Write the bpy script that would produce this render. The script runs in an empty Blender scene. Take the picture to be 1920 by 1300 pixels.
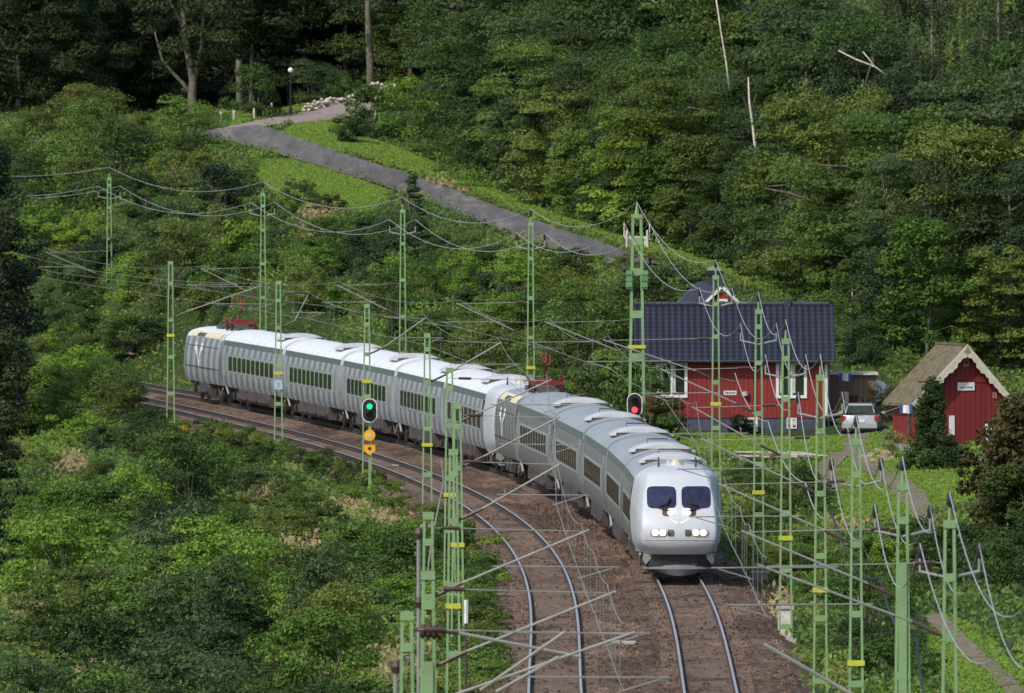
import bpy, bmesh, math, random
import numpy as np
from mathutils import Vector, Matrix

# ------------------------------------------------------------------ camera, light, exposure
SC = bpy.context.scene
F = 26500.0; CH = 17.0; K = F/24000.0
PITCH = math.atan(522.0/F)
cam_d = bpy.data.cameras.new("camera"); cam = bpy.data.objects.new("camera", cam_d)
SC.collection.objects.link(cam); SC.camera = cam
cam.location = (0, 0, CH); cam.rotation_euler = (math.radians(90)-PITCH, 0, 0)
cam_d.sensor_width = 36; cam_d.lens = 36*F/1920
cam_d.clip_start = 5; cam_d.clip_end = 6000
cam_d.dof.use_dof = True; cam_d.dof.focus_distance = 475; cam_d.dof.aperture_fstop = 6.3

SUN_EL = math.radians(46); SUN_AZ = math.radians(222)      # compass bearing: 0 = +Y, 90 = +X
sdir = Vector((math.sin(SUN_AZ)*math.cos(SUN_EL), math.cos(SUN_AZ)*math.cos(SUN_EL), math.sin(SUN_EL)))
sl = bpy.data.lights.new("sun", 'SUN'); sl.energy = 2.9; sl.angle = math.radians(1.2); sl.color = (1.0, 0.955, 0.87)
so = bpy.data.objects.new("sun", sl); SC.collection.objects.link(so)
so.rotation_euler = sdir.to_track_quat('Z', 'Y').to_euler()
w = bpy.data.worlds.new("World"); SC.world = w; w.use_nodes = True
nt = w.node_tree; sky = nt.nodes.new('ShaderNodeTexSky'); sky.sky_type = 'NISHITA'; sky.sun_disc = False
sky.sun_elevation = SUN_EL; sky.sun_rotation = SUN_AZ; sky.air_density = 1.0; sky.dust_density = 2.0
nt.links.new(sky.outputs[0], nt.nodes['Background'].inputs[0]); nt.nodes['Background'].inputs[1].default_value = 0.145
SC.view_settings.view_transform = 'Standard'; SC.view_settings.look = 'None'
SC.view_settings.exposure = 0.0; SC.view_settings.gamma = 1.0
SC.render.engine = 'CYCLES'
SC.cycles.max_bounces = 5; SC.cycles.transparent_max_bounces = 6

# ------------------------------------------------------------------ helpers
PI = math.pi
def W(u, v, Y=None, z=None):
    """point seen at photo pixel (u,v) (1920 wide) at depth Y or height z"""
    p = PITCH; a = (650-v)/F
    d = ((u-960)/F, math.cos(p)+math.sin(p)*a, -math.sin(p)+math.cos(p)*a)
    t = Y*K/d[1] if Y is not None else (z-CH)/d[2]
    return Vector((d[0]*t, d[1]*t, CH+d[2]*t))

C4R = [1.04047131, -1.00069552, -8.32661453, -8.53624806, 3.17333415]
C4L = [1.47529091, -0.67932936, -8.57574165, -8.90038673, -1.30733284]
def _poly(c, Y):
    y = Y/K; yc = min(max(y, 320), 700)
    t = (yc-500)/150
    x = np.polyval(c, t)
    if y != yc:
        x += np.polyval(np.polyder(np.array(c)), t)*(y-yc)/150
    return float(x)
def XR(Y): return _poly(C4R, Y)
def XL(Y): return _poly(C4L, Y)

def link(o, parent=None):
    SC.collection.objects.link(o)
    if parent: o.parent = parent
    return o
def tag(o, label=None, cat=None, group=None, kind=None):
    if label: o['label'] = label
    if cat: o['category'] = cat
    if group: o['group'] = group
    if kind: o['kind'] = kind
    return o
def thing(name, label, cat, loc=(0, 0, 0), rz=0, group=None):
    o = bpy.data.objects.new(name, None); link(o); o.location = loc; o.rotation_euler = (0, 0, rz)
    o.empty_display_size = 0.3
    return tag(o, label, cat, group)
def kids(o): return list(o.children)
def copy_tree(o, parent=None):
    c = o.copy(); SC.collection.objects.link(c); c.parent = parent
    for ch in kids(o): copy_tree(ch, c)
    return c

class MB:
    def __init__(s): s.v = []; s.f = []; s.m = []; s.sm = False
    def add(s, vs, fs, m=0):
        b = len(s.v); s.v += [tuple(p) for p in vs]
        for f in fs: s.f.append(tuple(b+i for i in f)); s.m.append(m)
        return s
    def box(s, x0, x1, y0, y1, z0, z1, m=0):
        return s.add([(x0,y0,z0),(x1,y0,z0),(x1,y1,z0),(x0,y1,z0),(x0,y0,z1),(x1,y0,z1),(x1,y1,z1),(x0,y1,z1)],
                     [(0,3,2,1),(4,5,6,7),(0,1,5,4),(1,2,6,5),(2,3,7,6),(3,0,4,7)], m)
    def tube(s, pts, r, n=6, m=0, cap=True):
        pts = [Vector(p) for p in pts]; rs = r if isinstance(r, (list, tuple)) else [r]*len(pts)
        b = len(s.v); up = Vector((0.13, 0.21, 0.97))
        for i, p in enumerate(pts):
            d = (pts[min(i+1, len(pts)-1)]-pts[max(i-1, 0)]).normalized()
            a = d.cross(up)
            if a.length < 0.05: a = d.cross(Vector((1, 0, 0)))
            a.normalize(); c = d.cross(a)
            for k in range(n):
                t = 2*PI*k/n; s.v.append(tuple(p+(a*math.cos(t)+c*math.sin(t))*rs[i]))
        for i in range(len(pts)-1):
            for k in range(n):
                q = b+i*n; s.f.append((q+k, q+(k+1) % n, q+n+(k+1) % n, q+n+k)); s.m.append(m)
        if cap:
            s.f.append(tuple(b+k for k in range(n))[::-1]); s.m.append(m)
            s.f.append(tuple(b+(len(pts)-1)*n+k for k in range(n))); s.m.append(m)
        return s
    def prism(s, poly, y0, y1, m=0, axis='y'):
        """closed polygon of (x,z) extruded along y (or (y,z) along x)"""
        n = len(poly)
        if axis == 'y': vs = [(x, y0, z) for x, z in poly]+[(x, y1, z) for x, z in poly]
        elif axis == 'x': vs = [(y0, x, z) for x, z in poly]+[(y1, x, z) for x, z in poly]
        else: vs = [(x, y, y0) for x, y in poly]+[(x, y, y1) for x, y in poly]
        fs = [tuple(range(n))[::-1], tuple(range(n, 2*n))]+[(i, (i+1) % n, n+(i+1) % n, n+i) for i in range(n)]
        return s.add(vs, fs, m)
    def build(s, name, mats, parent=None, smooth=False, recalc=True):
        me = bpy.data.meshes.new(name); me.from_pydata(s.v, [], s.f)
        if not isinstance(mats, (list, tuple)): mats = [mats]
        for m in mats: me.materials.append(m)
        if len(mats) > 1: me.polygons.foreach_set('material_index', s.m)
        if recalc:
            bm = bmesh.new(); bm.from_mesh(me); bmesh.ops.recalc_face_normals(bm, faces=bm.faces); bm.to_mesh(me); bm.free()
        if smooth: me.polygons.foreach_set('use_smooth', [True]*len(me.polygons))
        return link(bpy.data.objects.new(name, me), parent)

def autosmooth(o, ang=35):
    me = o.data
    me.polygons.foreach_set('use_smooth', [True]*len(me.polygons))
    bm = bmesh.new(); bm.from_mesh(me)
    for e in bm.edges:
        if len(e.link_faces) == 2 and e.calc_face_angle(0) > math.radians(ang): e.smooth = False
    bm.to_mesh(me); bm.free()

# ------------------------------------------------------------------ materials
def newmat(name):
    m = bpy.data.materials.new(name); m.use_nodes = True
    return m, m.node_tree, m.node_tree.nodes['Principled BSDF']
def ramp(nt, stops):
    r = nt.nodes.new('ShaderNodeValToRGB'); e = r.color_ramp.elements
    while len(e) < len(stops): e.new(0.5)
    for k, (p, c) in enumerate(stops): e[k].position = p; e[k].color = (*c, 1)
    return r
def noise(nt, scale, detail=4, rough=0.6, coord='Object', sc=None):
    tc = nt.nodes.new('ShaderNodeTexCoord'); n = nt.nodes.new('ShaderNodeTexNoise')
    n.inputs['Scale'].default_value = scale; n.inputs['Detail'].default_value = detail; n.inputs['Roughness'].default_value = rough
    if sc:
        mp = nt.nodes.new('ShaderNodeMapping'); mp.inputs['Scale'].default_value = sc
        nt.links.new(tc.outputs[coord], mp.inputs[0]); nt.links.new(mp.outputs[0], n.inputs['Vector'])
    else: nt.links.new(tc.outputs[coord], n.inputs['Vector'])
    return n
def mat(name, col, rough=0.6, metal=0.0, var=0.15, scale=3.0, bump=0.0, bscale=20, spec=0.5, sc=None, col2=None):
    m, nt, b = newmat(name)
    b.inputs['Roughness'].default_value = rough; b.inputs['Metallic'].default_value = metal
    b.inputs['Specular IOR Level'].default_value = spec
    n = noise(nt, scale, 5, sc=sc)
    c2 = col2 or tuple(c*(1-2*var) for c in col)
    r = ramp(nt, [(0.3, c2), (0.65, tuple(min(1, c*(1+(0 if col2 else var))) for c in col))])
    nt.links.new(n.outputs[0], r.inputs[0]); nt.links.new(r.outputs[0], b.inputs['Base Color'])
    if bump:
        n2 = noise(nt, bscale, 3); bp = nt.nodes.new('ShaderNodeBump'); bp.inputs['Strength'].default_value = bump
        bp.inputs['Distance'].default_value = 0.05
        nt.links.new(n2.outputs[0], bp.inputs['Height']); nt.links.new(bp.outputs[0], b.inputs['Normal'])
    return m
def emit(name, col, s):
    m, nt, b = newmat(name); b.inputs['Base Color'].default_value = (*col, 1)
    b.inputs['Emission Color'].default_value = (*col, 1); b.inputs['Emission Strength'].default_value = s
    n = noise(nt, 9); mx = nt.nodes.new('ShaderNodeMix'); mx.data_type = 'RGBA'; mx.inputs[0].default_value = 0.05
    mx.inputs[6].default_value = (*col, 1); nt.links.new(n.outputs[1], mx.inputs[7]); nt.links.new(mx.outputs[2], b.inputs['Base Color'])
    return m

def leafmat(name, cols, trans=0.38, objvar=0.72):
    """foliage: colour differs from leaf to leaf, from clump to clump and from plant to plant"""
    m, nt, b = newmat(name); L = nt.links
    geo = nt.nodes.new('ShaderNodeNewGeometry'); oi = nt.nodes.new('ShaderNodeObjectInfo')
    n = noise(nt, 0.9, 3)
    a1 = nt.nodes.new('ShaderNodeMath'); a1.operation = 'MULTIPLY_ADD'; a1.inputs[1].default_value = 0.45
    a2 = nt.nodes.new('ShaderNodeMath'); a2.operation = 'MULTIPLY_ADD'; a2.inputs[1].default_value = objvar
    a3 = nt.nodes.new('ShaderNodeMath'); a3.operation = 'MULTIPLY_ADD'; a3.inputs[1].default_value = 0.6; a3.inputs[2].default_value = -0.3-0.5*(objvar-0.5)
    L.new(n.outputs[0], a3.inputs[0]); L.new(oi.outputs['Random'], a2.inputs[0]); L.new(a3.outputs[0], a2.inputs[2])
    L.new(geo.outputs['Random Per Island'], a1.inputs[0]); L.new(a2.outputs[0], a1.inputs[2])
    g_ = 1.0 if name in ('leaf_dark', 'leaf_wood_shade') else 1.72
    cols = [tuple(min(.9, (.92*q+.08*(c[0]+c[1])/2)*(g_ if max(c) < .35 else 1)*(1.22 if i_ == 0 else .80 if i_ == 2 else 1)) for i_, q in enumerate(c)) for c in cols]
    k = len(cols); r = ramp(nt, [(0.08+0.84*i/(k-1), c) for i, c in enumerate(cols)])
    L.new(a1.outputs[0], r.inputs[0])
    L.new(r.outputs[0], b.inputs['Base Color']); b.inputs['Roughness'].default_value = 0.55
    b.inputs['Specular IOR Level'].default_value = 0.25
    tr = nt.nodes.new('ShaderNodeBsdfTranslucent'); L.new(r.outputs[0], tr.inputs[0])
    mx = nt.nodes.new('ShaderNodeMixShader'); mx.inputs[0].default_value = trans
    L.new(b.outputs[0], mx.inputs[1]); L.new(tr.outputs[0], mx.inputs[2])
    L.new(mx.outputs[0], nt.nodes['Material Output'].inputs[0])
    return m

LM = {
 'mid':   leafmat('leaf_mid',   [(.018,.042,.012),(.032,.078,.018),(.055,.125,.026),(.095,.18,.035)]),
 'fresh': leafmat('leaf_fresh', [(.028,.065,.012),(.05,.125,.018),(.085,.19,.022),(.14,.25,.03)]),
 'olive': leafmat('leaf_olive', [(.022,.044,.012),(.038,.074,.017),(.066,.116,.024),(.105,.16,.03)]),
 'blue':  leafmat('leaf_blue',  [(.012,.028,.014),(.022,.05,.022),(.040,.082,.034),(.068,.122,.046)]),
 'dark':  leafmat('leaf_dark',  [(.008,.018,.008),(.014,.032,.012),(.026,.052,.016),(.045,.08,.022)], 0.15),  # darkest green; also paints shade onto the upper left wood
 'wood_shade': leafmat('leaf_wood_shade', [(.004,.009,.006),(.007,.016,.009),(.012,.026,.012),(.022,.042,.016)], 0.1),  # near black leaf colours stand in for shade inside the wood
 'birch': leafmat('leaf_birch', [(.026,.048,.022),(.038,.066,.03),(.054,.088,.04),(.074,.112,.052)]),
 'brown': leafmat('leaf_brown', [(.022,.026,.012),(.036,.042,.016),(.055,.060,.02),(.06,.058,.02)]),
 'rust':  leafmat('leaf_rust',  [(.08,.04,.02),(.12,.06,.03),(.17,.09,.04)]),
 'straw': leafmat('leaf_straw', [(.10,.11,.05),(.16,.16,.085),(.23,.22,.135),(.15,.16,.07)]),
 'yellow':leafmat('leaf_yellow',[(.22,.22,.02),(.42,.36,.02),(.55,.45,.03)]),
 'white': leafmat('leaf_white', [(.08,.16,.04),(.10,.19,.05),(.6,.6,.52),(.75,.75,.68)]),
 'weed':  leafmat('leaf_weed',  [(.03,.06,.015),(.055,.11,.02),(.10,.16,.03),(.17,.20,.05)]),
 'grass': leafmat('leaf_grass', [(.045,.10,.014),(.068,.155,.018),(.10,.20,.026),(.16,.22,.04)]),
}
M_bark = mat('bark', (.17,.15,.115), .9, var=.3, scale=4, bump=.6, bscale=12)
M_barkb = mat('birch_bark', (.22,.21,.19), .85, var=.35, scale=5)
M_barkw = mat('pale_dead_wood', (.62,.56,.46), .8, var=.2, scale=5)
M_green = mat('mast_green_paint', (.235,.40,.18), .6, scale=1.6, sc=(1,1,.7), col2=(.20,.29,.14))
M_green2 = mat('mast_dark_green_paint', (.14,.30,.15), .55, var=.2, scale=3)
M_yellow = mat('yellow_paint', (.55,.55,.05), .5, var=.08)
M_orange = mat('orange_sign_paint', (.88,.42,.02), .5, var=.06)
M_galv = mat('galvanised_tube', (.33,.33,.30), .5, .15, var=.12, scale=2)
M_wire = mat('overhead_wire_metal', (.42,.44,.44), .5, .2, var=.1)
M_wired = mat('dull_wire_metal', (.28,.29,.27), .6, .2, var=.1)
M_insul = mat('brown_insulator', (.085,.05,.04), .35, var=.2)
M_black = mat('black_rubber', (.018,.018,.022), .6, var=.2)
M_dirt = mat('brake_dust_brown', (.075,.058,.050), .8, var=.25, scale=1.5)
M_dirt2 = mat('dirty_brown_skirt', (.085,.070,.066), .75, var=.2, scale=1.2, sc=(1,1,3))
M_bogie = mat('bogie_steel', (.10,.092,.088), .6, .2, var=.4, scale=5)
M_wheel = mat('wheel_steel', (.20,.18,.17), .5, .5, var=.25)
M_glass = mat('dark_window_glass', (.02,.036,.022), .12, var=.3, spec=.6)
M_glassb = mat('tinted_windscreen', (.03,.035,.075), .15, var=.3, scale=2, spec=.6)
M_roofw = mat('roof_paint_sun_glare', (.80,.82,.85), .45, var=.05, scale=.8)  # rear train: sun glare on the roof put into the colour
M_roofg = mat('roof_paint_dim_copy', (.34,.37,.395), .45, .1, var=.06, scale=.8, sc=(1,.2,1))  # front train: same roof without the glare, painted darker
M_fair = mat('roof_fairing_paint', (.56,.57,.58), .5, var=.1, scale=1.5)
M_nose = mat('white_nose_paint', (.56,.585,.63), .35, var=.03, scale=1.5)
M_cant = mat('green_grey_band', (.16,.195,.19), .4, .3, var=.06)
M_frame = mat('light_grey_window_band', (.36,.385,.395), .45, .1, var=.05)
M_cream = mat('cream_panel', (.75,.66,.46), .5, var=.05)
M_redp = mat('pantograph_red', (.27,.02,.028), .5, var=.2)
M_apron = mat('grey_apron', (.15,.155,.165), .6, var=.12)
M_head = emit('headlight', (1, .93, .82), 2.5)
M_lred = emit('red_signal_light', (1, .03, .04), 4)
M_lgreen = emit('green_signal_light', (.01, .75, .22), 1.5)
M_whitep = mat('white_paint', (.80,.80,.77), .5, var=.04)
M_whited = mat('weathered_white_paint', (.62,.58,.50), .7, var=.16, scale=4)
M_plinth = mat('blue_grey_plinth', (.075,.08,.12), .8, var=.15, scale=2, bump=.3)
M_stone = mat('grey_stone', (.28,.26,.23), .9, var=.3, scale=2.5, bump=.6, bscale=6)
M_conc = mat('concrete', (.42,.41,.38), .85, var=.15, scale=2)
M_wood = mat('weathered_wood', (.30,.24,.18), .8, var=.3, scale=4, sc=(1,1,.3))
M_carp = mat('silver_car_paint', (.50,.51,.54), .25, .4, var=.03)
M_tyre = mat('tyre_rubber', (.02,.02,.02), .8)
M_taill = mat('tail_lamp_red', (.35,.02,.02), .25)
M_emb = mat('emblem_white', (.9,.9,.9), .5, var=.02)
M_lampw = emit('lamp_warm', (1, .80, .55), 3.5)
M_blue = mat('blue_cloth', (.05,.10,.38), .8, var=.1)
M_brownw = None

def planks(name, col, pitch, depth=0.35, rough=.7, axis=0, gap=.5):
    """vertical board cladding: thin dark joints, each board a little different"""
    m, nt, b = newmat(name); L = nt.links
    tc = nt.nodes.new('ShaderNodeTexCoord'); sp = nt.nodes.new('ShaderNodeSeparateXYZ'); L.new(tc.outputs['Object'], sp.inputs[0])
    ad = nt.nodes.new('ShaderNodeMath'); ad.operation = 'ADD'; L.new(sp.outputs[0], ad.inputs[0]); L.new(sp.outputs[1], ad.inputs[1])
    mu = nt.nodes.new('ShaderNodeMath'); mu.operation = 'MULTIPLY'; mu.inputs[1].default_value = 1/pitch; L.new(ad.outputs[0], mu.inputs[0])
    fr = nt.nodes.new('ShaderNodeMath'); fr.operation = 'FRACT'; L.new(mu.outputs[0], fr.inputs[0])
    fl = nt.nodes.new('ShaderNodeMath'); fl.operation = 'FLOOR'; L.new(mu.outputs[0], fl.inputs[0])
    wn = nt.nodes.new('ShaderNodeTexWhiteNoise'); wn.noise_dimensions = '1D'; L.new(fl.outputs[0], wn.inputs['W'])
    r = ramp(nt, [(0.0, tuple(c*gap for c in col)), (0.1, tuple(c*gap for c in col)), (0.2, col), (1, col)])
    L.new(fr.outputs[0], r.inputs[0])
    n = noise(nt, 2.5, 5, sc=(1, 1, .25))
    mr = nt.nodes.new('ShaderNodeMapRange'); mr.inputs[3].default_value = .72; mr.inputs[4].default_value = 1.22
    a = nt.nodes.new('ShaderNodeMath'); a.operation = 'MULTIPLY_ADD'; a.inputs[1].default_value = .4
    L.new(wn.outputs[0], a.inputs[0]); L.new(n.outputs[0], a.inputs[2]); L.new(a.outputs[0], mr.inputs[0])
    mx = nt.nodes.new('ShaderNodeVectorMath'); mx.operation = 'SCALE'; L.new(r.outputs[0], mx.inputs[0]); L.new(mr.outputs[0], mx.inputs['Scale'])
    L.new(mx.outputs[0], b.inputs['Base Color']); b.inputs['Roughness'].default_value = rough
    bp = nt.nodes.new('ShaderNodeBump'); bp.inputs['Distance'].default_value = .02; bp.inputs['Strength'].default_value = .6
    L.new(r.outputs[0], bp.inputs['Height']); L.new(bp.outputs[0], b.inputs['Normal'])
    return m
M_redw = planks('falun_red_boards', (.235,.024,.020), .22, gap=.42)
M_redw2 = planks('dark_red_boards', (.20,.020,.017), .24, gap=.42)
M_brownw = planks('brown_boards', (.20,.125,.085), .25, gap=.6)

def corrugated(name, col, amp, wav, slant, rough=.45, metal=.25):
    """ribbed stainless side: fine horizontal ribs and slanting moire shimmer painted into the colour"""
    m, nt, b = newmat(name); L = nt.links
    tc = nt.nodes.new('ShaderNodeTexCoord'); mp = nt.nodes.new('ShaderNodeMapping')
    mp.inputs['Rotation'].default_value = (slant, 0, 0); L.new(tc.outputs['Object'], mp.inputs[0])
    wv = nt.nodes.new('ShaderNodeTexWave'); wv.bands_direction = 'Y'; wv.inputs['Scale'].default_value = wav
    wv.inputs['Distortion'].default_value = .9; wv.inputs['Detail'].default_value = 1.0; wv.inputs['Detail Scale'].default_value = .6
    L.new(mp.outputs[0], wv.inputs[0])
    n = noise(nt, 1.5, 4, sc=(1, .3, 1))
    mx = nt.nodes.new('ShaderNodeMath'); mx.operation = 'MULTIPLY_ADD'; mx.inputs[1].default_value = .75
    n2 = nt.nodes.new('ShaderNodeMath'); n2.operation = 'MULTIPLY'; n2.inputs[1].default_value = .3
    L.new(n.outputs[0], n2.inputs[0]); L.new(wv.outputs[0], mx.inputs[0]); L.new(n2.outputs[0], mx.inputs[2])
    r = ramp(nt, [(0.1, tuple(c*(1-amp) for c in col)), (.85, tuple(c*(1+amp) for c in col))])  # bright and dark bands imitate the moire shimmer of the ribs
    L.new(mx.outputs[0], r.inputs[0]); L.new(r.outputs[0], b.inputs['Base Color'])
    b.inputs['Metallic'].default_value = metal; b.inputs['Roughness'].default_value = rough
    w2 = nt.nodes.new('ShaderNodeTexWave'); w2.bands_direction = 'Z'; w2.inputs['Scale'].default_value = 4.2
    L.new(tc.outputs['Object'], w2.inputs[0])
    bp = nt.nodes.new('ShaderNodeBump'); bp.inputs['Distance'].default_value = .015; bp.inputs['Strength'].default_value = .5
    L.new(w2.outputs[0], bp.inputs['Height']); L.new(bp.outputs[0], b.inputs['Normal'])
    return m
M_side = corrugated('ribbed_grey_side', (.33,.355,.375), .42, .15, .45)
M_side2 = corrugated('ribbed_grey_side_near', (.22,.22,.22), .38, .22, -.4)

def tiles():
    m, nt, b = newmat('dark_blue_roof_tiles'); L = nt.links
    tc = nt.nodes.new('ShaderNodeTexCoord'); sp = nt.nodes.new('ShaderNodeSeparateXYZ'); L.new(tc.outputs['Object'], sp.inputs[0])
    def saw(out, k, off=0):
        mu = nt.nodes.new('ShaderNodeMath'); mu.operation = 'MULTIPLY_ADD'; mu.inputs[1].default_value = k; mu.inputs[2].default_value = off; L.new(out, mu.inputs[0])
        fr = nt.nodes.new('ShaderNodeMath'); fr.operation = 'FRACT'; L.new(mu.outputs[0], fr.inputs[0]); return fr
    a = saw(sp.outputs[0], 1/.30); c = saw(sp.outputs[2], 1/.19)
    sn = nt.nodes.new('ShaderNodeMath'); sn.operation = 'PINGPONG'; sn.inputs[1].default_value = .5; L.new(a.outputs[0], sn.inputs[0])
    h = nt.nodes.new('ShaderNodeMath'); h.operation = 'MULTIPLY_ADD'; h.inputs[1].default_value = -.35; L.new(c.outputs[0], h.inputs[0]); L.new(sn.outputs[0], h.inputs[2])
    ad = nt.nodes.new('ShaderNodeMath'); ad.operation = 'ADD'; ad.inputs[1].default_value = .35; L.new(h.outputs[0], ad.inputs[0])
    n = noise(nt, .8, 4); ad2 = nt.nodes.new('ShaderNodeMath'); ad2.operation = 'MULTIPLY_ADD'; ad2.inputs[1].default_value = .35; L.new(n.outputs[0], ad2.inputs[0]); L.new(ad.outputs[0], ad2.inputs[2])
    r = ramp(nt, [(.25, (.006,.0065,.010)), (.6, (.017,.018,.028)), (1, (.05,.052,.078))])
    L.new(ad2.outputs[0], r.inputs[0]); L.new(r.outputs[0], b.inputs['Base Color']); b.inputs['Roughness'].default_value = .45
    bp = nt.nodes.new('ShaderNodeBump'); bp.inputs['Distance'].default_value = .06; bp.inputs['Strength'].default_value = .9
    L.new(ad.outputs[0], bp.inputs['Height']); L.new(bp.outputs[0], b.inputs['Normal'])
    return m
M_tiles = tiles()
M_oldtile = mat('mossy_old_tiles', (.20,.155,.095), .9, scale=3.5, bump=.8, bscale=12, col2=(.065,.065,.035))
M_slate = mat('grey_blue_sheet_roof', (.04,.044,.065), .5, var=.15, scale=1.2)

def ground_mat(name, stops, scale, scale2, bump=.5, bs=3, dist=.2, aniso=None, rough=.95):
    m, nt, b = newmat(name); L = nt.links
    n1 = noise(nt, scale, 6, .65, sc=aniso); n2 = noise(nt, scale2, 6, .75)
    a = nt.nodes.new('ShaderNodeMath'); a.operation = 'MULTIPLY_ADD'; a.inputs[1].default_value = .5
    h = nt.nodes.new('ShaderNodeMath'); h.operation = 'MULTIPLY'; h.inputs[1].default_value = .5
    L.new(n2.outputs[0], h.inputs[0]); L.new(n1.outputs[0], a.inputs[0]); L.new(h.outputs[0], a.inputs[2])
    r = ramp(nt, stops); L.new(a.outputs[0], r.inputs[0]); L.new(r.outputs[0], b.inputs['Base Color'])
    b.inputs['Roughness'].default_value = rough; b.inputs['Specular IOR Level'].default_value = .2
    bp = nt.nodes.new('ShaderNodeBump'); bp.inputs['Strength'].default_value = bump; bp.inputs['Distance'].default_value = dist
    n3 = noise(nt, bs, 5, .7); L.new(n3.outputs[0], bp.inputs['Height']); L.new(bp.outputs[0], b.inputs['Normal'])
    return m
M_ground = ground_mat('rough_green_ground', [(.3,(.016,.028,.010)),(.5,(.035,.06,.016)),(.62,(.06,.085,.02)),(.75,(.12,.11,.04))], .25, 2.5)
M_lawn = ground_mat('bright_lawn', [(.32,(.06,.125,.014)),(.5,(.10,.19,.02)),(.6,(.14,.23,.03)),(.75,(.24,.27,.05))], .35, 4, .4, 8, .08, aniso=(1,.35,1))
M_asph = ground_mat('worn_asphalt_road', [(.36,(.075,.070,.070)),(.48,(.125,.118,.115)),(.57,(.18,.17,.16)),(.66,(.36,.33,.30))], .7, 3.2, .3, 8, .03, aniso=(1.6,.12,1))
M_gravel = ground_mat('pinkish_gravel', [(.35,(.20,.155,.14)),(.5,(.30,.24,.215)),(.7,(.40,.33,.29))], .4, 3, .3, 9, .05)
M_dirtp = ground_mat('earth_path', [(.35,(.11,.095,.06)),(.5,(.19,.155,.12)),(.7,(.27,.22,.17))], .6, 3, .3, 9, .05)
M_ballast = ground_mat('reddish_brown_ballast', [(.36,(.05,.033,.026)),(.46,(.095,.062,.044)),(.53,(.155,.102,.074)),(.63,(.30,.215,.16))], .30, 6.5, 1.0, 9, .07, aniso=(1,.25,1))
def stones():
    nt = M_ballast.node_tree; L = nt.links; b = nt.nodes['Principled BSDF']; src = b.inputs['Base Color'].links[0].from_socket
    tc = nt.nodes.new('ShaderNodeTexCoord'); mp = nt.nodes.new('ShaderNodeMapping'); mp.inputs['Scale'].default_value = (1, .22, 1); L.new(tc.outputs['Object'], mp.inputs[0])
    vo = nt.nodes.new('ShaderNodeTexVoronoi'); vo.inputs['Scale'].default_value = 9; L.new(mp.outputs[0], vo.inputs['Vector'])
    sp = nt.nodes.new('ShaderNodeSeparateColor'); L.new(vo.outputs['Color'], sp.inputs[0])
    mr = nt.nodes.new('ShaderNodeMapRange'); mr.inputs[3].default_value = .45; mr.inputs[4].default_value = 1.6; L.new(sp.outputs[0], mr.inputs[0])
    sc = nt.nodes.new('ShaderNodeVectorMath'); sc.operation = 'SCALE'; L.new(src, sc.inputs[0]); L.new(mr.outputs[0], sc.inputs['Scale']); L.new(sc.outputs[0], b.inputs['Base Color'])
stones()
M_railtop = mat('polished_rail_head', (.62,.58,.55), .38, .7, var=.05)
M_rust = mat('rusty_rail_web', (.055,.038,.034), .8, var=.3)
M_sleeper = mat('sleeper_concrete', (.19,.135,.105), .9, var=.2, scale=3)

# ------------------------------------------------------------------ terrain height field
CP = []   # (u, v, depth Y in base units) -> ground point
def cp(u, v, Y): p = W(u, v, Y=Y); CP.append((p.x, p.y, p.z))
ROAD = [(424,243,793),(446,251,788),(520,272,775),(640,308,757),(750,343,740),(870,385,722),(1000,432,703),(1110,468,688),(1250,505,675),(1400,552,660),(1500,592,646),(1600,640,632),(1680,690,620)]
BRANCH = [(432,246,792),(470,238,796),(560,222,803),(650,204,812),(700,192,820),(730,184,828)]
for q in ROAD+BRANCH: cp(*q)
for q in [(620,255,782),(850,197,835),(760,240,805),(360,222,815),(0,215,850),(150,200,850),(250,300,770),(60,330,770),(500,330,752),(600,390,728),
          (700,430,708),(300,420,725),(100,450,735),(850,480,690),(1000,530,670),(1130,570,650),(205,690,692),(60,640,700),(500,560,682),(700,590,665),(900,640,645),
          (1000,690,628),(1130,760,600),(900,340,745),(1000,388,728),(1150,435,715),(1300,478,700),(1450,530,682),(1600,590,668),(1800,640,655),(1920,660,650),
          (1400,650,632),(1280,640,640)]: cp(*q)
for q in [(950,250,790),(1100,300,770),(1250,320,755),(1400,360,738),(1600,400,722),(1800,440,706),(1950,450,700)]: cp(*q)
for q in [(1000,60,840),(1200,40,815),(1400,20,800),(1700,0,780),(1950,0,760)]: cp(*q)
def zp(u, v, z): p = W(u, v, z=z); CP.append((p.x, p.y, p.z))
for q in [(1230,812,-.15),(1380,812,-.15),(1500,812,-.15),(1600,820,-.1),(1700,845,0),(1800,860,.1),(1900,850,.2),(1500,860,-.3),(1600,880,-.3),(1750,930,-.2),(1900,930,.1),
          (1450,900,-.9),(1600,980,-.6),(1800,1050,-.3),(1920,1100,0),(1450,1000,-1.5),(1500,1100,-1.6),(1600,1200,-1.3),(1800,1200,-.8),(1900,1300,-.7),(1600,1350,-1.2),(1800,1400,-.8),
          (0,1300,-1.8),(300,1300,-2.0),(600,1300,-1.8),(100,1050,-2.0),(400,1000,-2.0),(700,1100,-1.6),(0,850,-1.6),(300,870,-1.8),(550,900,-1.6),(120,740,-1.2),(0,1600,-1.8),(500,1600,-1.8),(1900,1700,-.6)]: zp(*q)
for X_, Y_, Z_ in [(-60,400,-1.5),(-60,550,-.5),(-60,700,4),(-90,800,12),(-60,900,14),(60,400,1),(70,550,4),(70,700,14),(80,850,40),(18,960,32),(-60,1050,14),(60,1000,55),(-20,1000,13.5),(-100,450,0),(100,450,5),(-40,920,13.2),(-25,935,13.2),(-12,940,13.6),(-40,980,13)]: CP.append((X_, Y_, Z_))
for Y_ in range(330, 760, 60): CP.append((XL(Y_)-7, Y_, -1.2)); CP.append((XR(Y_)+6, Y_, -.9))
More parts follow.
